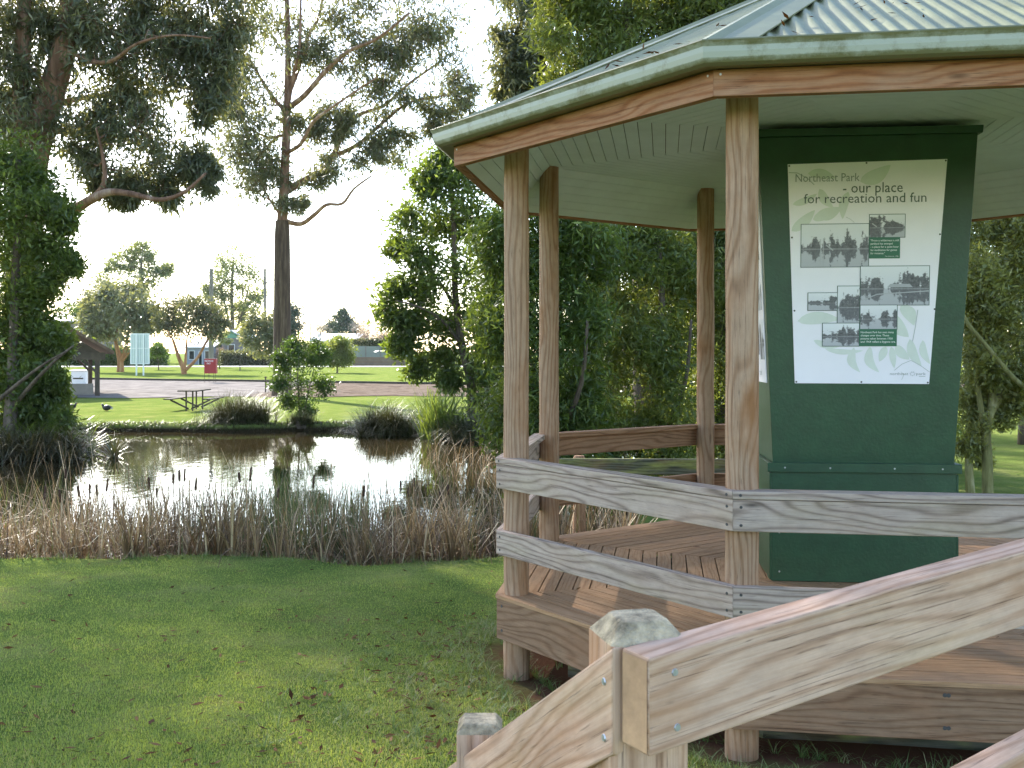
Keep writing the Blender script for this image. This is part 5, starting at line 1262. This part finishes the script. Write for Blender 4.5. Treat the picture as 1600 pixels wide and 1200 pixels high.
# rough grass on the far bank lip
n = 9000; t_ = rng.integers(10, 22, n); f = rng.uniform(0, 1, n); pts_ = POND[t_]*(1-f[:, None])+POND[(t_+1) % len(POND)]*f[:, None]
x = pts_[:, 0]+rng.normal(0, .15, n); y = pts_[:, 1]+rng.uniform(-.1, .55, n); k = gz(x, y) > WATER_Z-.02
q, r = blades(np.stack([x, y, gz(x, y)-.02], 1)[k], 9000, .17, .016, .5, rng, .8, segs=2)
o = np_mesh('bank_grass', q, 4, M['sedge'], None, r); tag(o, 'rough dark grass fringing the far water edge', 'grass', kind='stuff')

# ------------------------------------------------------------------ shelter, furniture and buildings far off
M['oldwood'] = mat_simple('old_dark_timber', (0.075,0.06,0.045), 0.9, 0.35, 3, 0.3)
M['shingle'] = mat_simple('brown_shingle', (0.13,0.085,0.06), 0.9, 0.4, 5, 0.3)
M['concrete'] = mat_simple('grey_concrete', (0.28,0.25,0.22), 0.9, 0.15, 3)
d = 48.0; g_ = gzf(PX(120,600,d).x, d)
sh = thing('picnic_shelter', 'open timber picnic shelter with low gable roof on the far bank at left', 'shelter', (PX(105,600,d).x, d, g_))
AX = Vector((-0.44, 0.898, 0)); yrot = math.atan2(-AX.x, AX.y)
SM = Matrix.Translation((PX(88,600,d).x, d, 0)) @ Matrix.Rotation(yrot*0.0, 4, 'Z')
SHR = Matrix(((1, AX.x/AX.y, 0, 0), (0, 1, 0, 0), (0, 0, 1, 0), (0, 0, 0, 1)))
SM = SM @ SHR
def sx_(px): return PX(px, 0, d).x-PX(88, 0, d).x
zb_ = PX(0,556,d).z
for px, dd in ((152, 0), (28, 0), (152, 4.5), (28, 4.5)):
    x_ = sx_(px); mb = MB(); mb.box((x_-.11, dd-.11, g_-.2), (x_+.11, dd+.11, zb_-.18), M4=SM); mb.build('post', M['oldwood'], sh)
    s_ = -1 if px > 100 else 1
    mb = MB(); mb.beam(SM @ Vector((x_+s_*.62, dd, zb_-.2)), SM @ Vector((x_+s_*.08, dd, zb_-.75)), .09, .09); mb.build('brace', M['oldwood'], sh)
xa, xb = sx_(8), sx_(164)
for dd in (0, 4.5):
    mb = MB(); mb.box((xa, dd-.13, zb_-.18), (xb, dd+.13, zb_+.16), M4=SM); mb.build('tie_beam', M['oldwood'], sh)
ex0, ex1 = sx_(-2), sx_(176); ze_ = PX(0,553,d).z; za_ = PX(0,505,d).z
for dd in (.1, 4.3):
    mb = MB(); mb.face([SM @ Vector(p) for p in ((ex0+.6, dd, zb_+.16), (ex1-.6, dd, zb_+.16), (0, dd, za_-.14))]); mb.build('gable_board', M['oldwood'], sh)
for e in (ex0, ex1):
    q = [Vector((e, -.8, ze_)), Vector((0, -.8, za_)), Vector((0, 5.5, za_)), Vector((e, 5.5, ze_))]
    if e is ex1: q = [q[1], q[0], q[3], q[2]]
    q = [SM @ p for p in q]; up_ = Vector((0,0,.14))
    mb = MB(); mb.hexa(q, [p+up_ for p in q], AX); mb.build('roof', M['shingle'], sh)
mb = MB(); mb.box((sx_(112), 1.2, g_-.1), (sx_(149), 1.5, g_+.55), M4=SM); mb.build('low_wall', M['concrete'], sh)
M['cab'] = mat_simple('white_enamel', (0.75,0.75,0.74), 0.4, 0.04, 3)
d = 60.0; c = PX(126, 600, d); g_ = gzf(c.x, d)
bq = thing('barbecue_cabinet', 'white cabinet with dark slot standing behind the shelter post', 'cabinet', (c.x, d, g_))
mb = MB(); mb.box((c.x-.42, d-.35, g_+.02), (c.x+.42, d+.35, g_+.92)); mb.build('body', M['cab'], bq, bevel=.03)
mb = MB(); mb.box((c.x-.5, d-.42, g_+.922), (c.x+.5, d+.42, g_+.98)); mb.build('bench_top', M['cab'], bq, bevel=.01)
mb = MB(); mb.box((c.x-.3, d-.36, g_+.45), (c.x+.3, d-.352, g_+.53)); mb.build('slot', M['oldwood'], bq)

# picnic table
d = 38.0; c = PX(304, 634, d); g_ = gzf(c.x, d)
pt = thing('picnic_table', 'dark timber picnic table with attached benches on the far bank', 'table', (c.x, d, g_))
M['tabletop'] = mat_simple('grey_table_timber', (0.07,0.06,0.052), 0.9, 0.2, 4, spec=0.1)
mb = MB()
for i in range(4): mb.box((c.x-.36+.18*i+.01, d-.9, g_+.72), (c.x-.36+.18*(i+1)-.01, d+.9, g_+.765))
mb.build('table_top', M['tabletop'], pt)
for s_ in (-1, 1):
    mb = MB(); mb.box((c.x+s_*.72-.14, d-.9, g_+.42), (c.x+s_*.72+.14, d+.9, g_+.46)); mb.build('bench', M['tabletop'], pt)
for dd in (-.6, .6):
    mb = MB(); mb.beam((c.x-.12, d+dd, g_), (c.x-.12, d+dd, g_+.72), .045, .045, up=(0,1,0)); mb.beam((c.x+.12, d+dd, g_), (c.x+.12, d+dd, g_+.72), .045, .045, up=(0,1,0)); mb.build('leg_frame', M['oldwood'], pt)
    mb = MB(); mb.beam((c.x-.72, d+dd+.06, g_+.40), (c.x-.05, d+dd+.06, g_+.08), .05, .06); mb.beam((c.x+.72, d+dd+.06, g_+.40), (c.x+.05, d+dd+.06, g_+.08), .05, .06); mb.build('bench_brace', M['oldwood'], pt)

# white sheet-metal panel on two legs (seen from behind)
M['panelback'] = mat_simple('pale_grey_green_sheet', (0.58,0.66,0.64), 0.5, 0.05, 2)
M['whitemetal'] = mat_simple('white_painted_steel', (0.74,0.78,0.76), 0.45, 0.04, 2)
d = 84.0; p0 = PX(204.5, 569, d); p1 = PX(232.5, 521, d); g_ = gzf(p0.x, d)
nb = thing('notice_panel', 'tall pale panel on two white legs in front of the rounded tree', 'sign', ((p0.x+p1.x)/2, d, g_))
mb = MB(); nrib = 9; w_ = p1.x-p0.x
for i in range(nrib): mb.box((p0.x+w_*i/nrib+.01, d, p0.z), (p0.x+w_*(i+1)/nrib-.03, d+.05, p1.z))
mb.box((p0.x, d+.05, p0.z), (p1.x, d+.08, p1.z)); mb.build('panel', M['panelback'], nb)
for t_ in (.33, .72):
    mb = MB(); mb.box((p0.x+w_*t_-.05, d-.12, g_-.2), (p0.x+w_*t_+.05, d-.02, p1.z-.05)); mb.build('leg', M['whitemetal'], nb)
mb = MB()
for zz in (p0.z, p1.z-.08, (p0.z+p1.z)/2): mb.box((p0.x, d-.02, zz), (p1.x, d-.002, zz+.08))
for xx in (p0.x-.05, p1.x-.02): mb.box((xx, d-.03, p0.z), (xx+.07, d+.06, p1.z))
mb.build('frame', M['whitemetal'], nb)

# red box on legs with white words
M['redpaint'] = mat_simple('dull_red_paint', (0.28,0.02,0.02), 0.5, 0.15, 3)
d = 66.0; p0 = PX(319, 583.5, d); p1 = PX(337.5, 560.5, d); g_ = gzf(p0.x, d)
rb = thing('firewood_sign_box', 'red metal box on thin legs with white lettering at the drive edge', 'box', ((p0.x+p1.x)/2, d, g_))
mb = MB(); mb.box((p0.x, d, p0.z), (p1.x, d+.35, p1.z)); mb.build('box', M['redpaint'], rb, bevel=.01)
for a_, b_ in ((0,0),(1,0),(0,1),(1,1)):
    x_ = p0.x+.02+(p1.x-p0.x-.04)*a_*(.99 if b_ == 0 else .7)+(.2 if (a_ == 0 and b_) else 0); mb = MB(); mb.tube([(x_, d+.02+.3*b_, g_-.1), (x_, d+.02+.3*b_, p0.z+.01)], .015, 6); mb.build('leg', M['oldwood'], rb)
mb = MB()
for s_, x0, x1, zb_ in (("FIRE WOOD", .04, .60, .76), ("ONLY", .16, .42, .60)):
    pts, fs = text_mesh(s_, p0.x+x0, p0.x+x1, p0.z+zb_, None, 0, h=.14, bold=.02)
    for f in fs: mb.face([(pts[i][0], d-.003, pts[i][1]) for i in f], uvs=[(0,0)]*len(f))
mb.build('lettering', M['inkwhite'], rb, weld=False)

# stakes
for i, (px, yt, yb, d, r, lab) in enumerate(((415,590,615,52,.035,'thin dark marker stake left of the big gum trunk'),(375,556,568,100,.05,'short dark stake standing alone on the far lawn'))):
    a = PX(px, yt, d); g_ = gzf(a.x, d); root = thing('stake', lab, 'stake', (a.x, d, g_)); mb = MB(); mb.tube([(a.x, d, g_-.1), (a.x, d, a.z)], r, 7); mb.build('shaft', M['oldwood'], root)
    mb = MB(); mb.box((a.x-r*1.6, d-r*1.6, a.z), (a.x+r*1.6, d+r*1.6, a.z+r*1.5)); mb.build('cap', M['oldwood'], root)

# power poles and mast
M['polewood'] = mat_simple('weathered_pole', (0.19,0.17,0.14), 0.9, 0.2, 1)
for px, yt, d, r, arm, lab in ((330,420,112,.26,True,'thick grey power pole left of the dome-shaped gum'),(414,420,150,.22,True,'power pole right of the dome-shaped gum'),(67,440,110,.12,False,'thin white pole behind the left bank tree')):
    a = PX(px, yt, d); g_ = gzf(a.x, d); root = thing('power_pole', lab, 'pole', (a.x, d, g_))
    mb = MB(); mb.tube([(a.x, d, g_-.2), (a.x, d, a.z)], [r*1.15, r*.85], 10); mb.build('pole', M['polewood'] if arm else M['cab'], root, smooth=True)
    if arm:
        mb = MB(); mb.box((a.x-.12, d-r-.12, a.z-1.2), (a.x+.12, d-r, a.z-.9)); mb.tube([(a.x+.28, d-r, a.z-2.2), (a.x+.28, d-r, a.z-1.9)], .09, 7); mb.build('insulator_bracket', M['concrete'], root)
M['mast'] = mat_simple('pale_mast_steel', (0.55,0.55,0.56), 0.6, 0.05, 1)
a = PX(169, 352, 330); g_ = gzf(a.x, 330); root = thing('radio_mast', 'very thin distant mast rising above the far trees at left', 'mast', (a.x, 330, g_))
mb = MB(); mb.tube([(a.x, 330, g_), (a.x, 330, a.z)], [.12, .07], 6); mb.build('shaft', M['mast'], root)

# buildings
def house(name, lab, cat, x0, x1, yb, ye, yr, d, dep, wallm, roofm, gable='side', gm=None, windows=()):
    a = PX(x0, yb, d); b = PX(x1, yb, d); g_ = gzf((a.x+b.x)/2, d)-.1; ze = PX(0, ye, d).z; zr = PX(0, yr, d).z
    root = thing(name, lab, cat, ((a.x+b.x)/2, d, g_+.1))
    mb = MB(); mb.box((a.x, d, g_), (b.x, d+dep, ze)); mb.build('wall', wallm, root)
    ov = .4; mb = MB()
    if gable == 'side':
        y0, y1 = d-ov, d+dep+ov; ym = (y0+y1)/2
        for s_ in (0, 1):
            ya = y0 if s_ == 0 else y1
            q = [Vector((a.x-ov, ya, ze-.05)), Vector((b.x+ov, ya, ze-.05)), Vector((b.x+ov, ym, zr)), Vector((a.x-ov, ym, zr))]
            if s_: q = [q[1], q[0], q[3], q[2]]
            mb.hexa(q, [p+Vector((0,0,.12)) for p in q], (1,0,0))
        mb.build('roof', roofm, root)
    else:
        xm = (a.x+b.x)/2
        for s_ in (0, 1):
            xa = a.x-ov if s_ == 0 else b.x+ov
            q = [Vector((xa, d-ov, ze-.05)), Vector((xm, d-ov, zr)), Vector((xm, d+dep+ov, zr)), Vector((xa, d+dep+ov, ze-.05))]
            if s_: q = [q[1], q[0], q[3], q[2]]
            mb.hexa(q, [p+Vector((0,0,.12)) for p in q], (0,1,0))
        mb.build('roof', roofm, root)
        mb = MB(); mb.face([(a.x, d-.01, ze), (b.x, d-.01, ze), (xm, d-.01, zr-.02)]); mb.build('gable', gm or wallm, root)
    for (u0, u1, v0, v1) in windows:
        wx0 = a.x+(b.x-a.x)*u0; wx1 = a.x+(b.x-a.x)*u1; wz0 = g_+(ze-g_)*v0; wz1 = g_+(ze-g_)*v1
        mb = MB()
        for bx_ in (((wx0-.06),(wz0-.06),(wx1+.06),wz0), ((wx0-.06),wz1,(wx1+.06),wz1+.06), (wx0-.06,wz0,wx0,wz1), (wx1,wz0,wx1+.06,wz1)):
            mb.box((bx_[0], d-.05, bx_[1]), (bx_[2], d-.002, bx_[3]))
        wn = mb.build('window', M['cab'], root)
        mb = MB(); mb.box((wx0+.001, d-.03, wz0+.001), (wx1-.001, d-.012, wz1-.001)); mb.build('pane', M['glassdark'], wn)
    return root
M['glassdark'] = mat_simple('dark_window_glass', (0.02,0.025,0.03), 0.08, 0.1, 1)
M['paleroof'] = mat_simple('pale_steel_roof', (0.50,0.52,0.56), 0.35, 0.05, 1)
M['greenroof'] = mat_simple('green_gable_paint', (0.12,0.30,0.20), 0.5, 0.05, 1)
M['browngrey'] = mat_simple('grey_brown_wall', (0.19,0.17,0.155), 0.9, 0.15, 1)
M['bluewall'] = mat_simple('pale_blue_grey_wall', (0.28,0.31,0.38), 0.8, 0.1, 1)
house('house', 'low house with pale steel roof above the shelter at left', 'house', 70, 150, 566, 502, 488, 135, 9, M['browngrey'], M['paleroof'], windows=((.2,.35,.4,.8),(.6,.75,.4,.8)))
house('shed', 'grey shed with pale roof and green gable end behind the lawn', 'shed', 346, 377, 566, 528, 517, 130, 8, M['browngrey'], M['paleroof'], 'front', M['greenroof'], windows=((.35,.65,.4,.75),))
house('house', 'blue-grey house partly hidden behind the forked tree', 'house', 292, 330, 567, 543, 532, 128, 9, M['bluewall'], M['paleroof'], windows=((.1,.3,.35,.8),(.5,.62,.0,.75),(.75,.9,.35,.8)))
house('long_building', 'long pale grey low building behind the bare trees', 'building', 486, 556, 562, 533, 521, 150, 12, M['bluewall'], M['paleroof'], windows=((.1,.2,.4,.8),(.4,.5,.4,.8),(.7,.8,.4,.8)))
# fence and retaining wall at the right of the far lawn
a = PX(503, 553, 122); c = PX(640, 553, 122); g_ = gzf(a.x, 122)
fe = thing('panel_fence', 'long grey-green panel fence on the skyline right of the gum', 'fence', ((a.x+c.x)/2, 122, g_))
M['fencegreen'] = mat_simple('dull_green_fence_sheet', (0.20,0.23,0.19), 0.8, 0.1, 1)
n_ = 6
for i in range(n_):
    x0 = a.x+(c.x-a.x)*i/n_; x1 = a.x+(c.x-a.x)*(i+1)/n_
    mb = MB(); mb.box((x0+.06, 121.97, g_+.1), (x1-.06, 122.03, PX(0,541,122).z)); mb.build('fence_panel', M['fencegreen'], fe)
    mb = MB(); mb.box((x0-.05, 121.92, g_-.2), (x0+.05, 122.08, PX(0,540,122).z)); mb.build('post', M['polewood'], fe)
a = PX(552, 558, 119.5); c = PX(640, 558, 119.5)
mb = MB()
for k in range(3):
    z0 = gzf(a.x, 119.5)-.1+.38*k; mb.box((a.x, 119.3+.02*k, z0), (c.x, 119.6, z0+.36))
o = mb.build('retaining_wall', mat_simple('brown_sleeper', (0.17,0.12,0.08), .9, .25, 2)); tag(o, 'low brown sleeper retaining wall in front of the panel fence', 'wall')

# birds on the far bank and a stick in the water
M['birdblack'] = mat_simple('black_plumage', (0.015,0.016,0.022), 0.5, 0.3, 30)
M['birdwhite'] = mat_simple('pale_plumage', (0.55,0.53,0.50), 0.7, 0.1, 30)
M['beak'] = mat_simple('red_beak', (0.45,0.06,0.03), 0.4, 0.1, 30)
for px, py, d, s_, lab in ((112,637,38,1,'black water bird grazing near the shelter'),(167,641,37,-1,'black and pale duck resting on the grass left of the table')):
    c = PX(px, py, d); g_ = gzf(c.x, d); g_ = gzf(c.x, d); root = thing('water_bird', lab, 'bird', (c.x, d, g_)); root_s = .72
    mb = MB(); V = lambda x, z: (c.x+s_*x*root_s, d, g_+z*root_s)
    mb.tube([V(-.28,.20), V(-.2,.20), V(-.1,.19), V(.02,.18), V(.12,.19), V(.18,.24), V(.21,.31), V(.235,.34), V(.27,.34)], [.012,.05,.095,.11,.09,.05,.035,.04,.02], 10)
    mb.build('body', M['birdblack'], root, smooth=True)
    mb = MB(); mb.tube([V(.265,.34), V(.33,.325)], [.015,.004], 6); mb.build('beak', M['beak'], root)
    mb = MB(); mb.tube([V(-.31,.17), V(-.22,.15), V(-.16,.15)], [.01,.05,.02], 8); mb.build('tail', M['birdwhite'], root)
    for q_ in (-.03, .04):
        mb = MB(); mb.tube([(c.x+s_*.02+q_, d, g_), (c.x+s_*.02+q_, d, g_+.1)], .008, 5); mb.build('leg', M['beak'], root)
a = PX(156, 680, 29.5); b_ = PX(172, 661, 29.5); mb = MB(); mb.tube([a, (a+b_)/2+Vector((.03,0,.04)), b_], [.03,.02,.008], 6); mb.tube([(a+b_)/2, PX(173,668,29.4)], [.015,.005], 5)
o = mb.build('dead_branch', M['barkgrey']); tag(o, 'thin bare branch poking out of the water by the far bank', 'branch')

# ------------------------------------------------------------------ thin air
hm = bpy.data.materials.new('thin_haze'); hm.use_nodes = True; t = hm.node_tree; t.nodes.clear()
out = t.nodes.new('ShaderNodeOutputMaterial'); pv_ = t.nodes.new('ShaderNodeVolumePrincipled')
pv_.inputs['Color'].default_value = (0.92, 0.95, 1.0, 1); pv_.inputs['Density'].default_value = 0.00009; pv_.inputs['Anisotropy'].default_value = 0.3
t.links.new(pv_.outputs[0], out.inputs['Volume'])
mb = MB(); mb.box((-1560, -260, -3.5), (1560, 2600, 34)); hz = mb.build('haze', hm); tag(hz, kind='stuff', label='thin pale haze over the park')
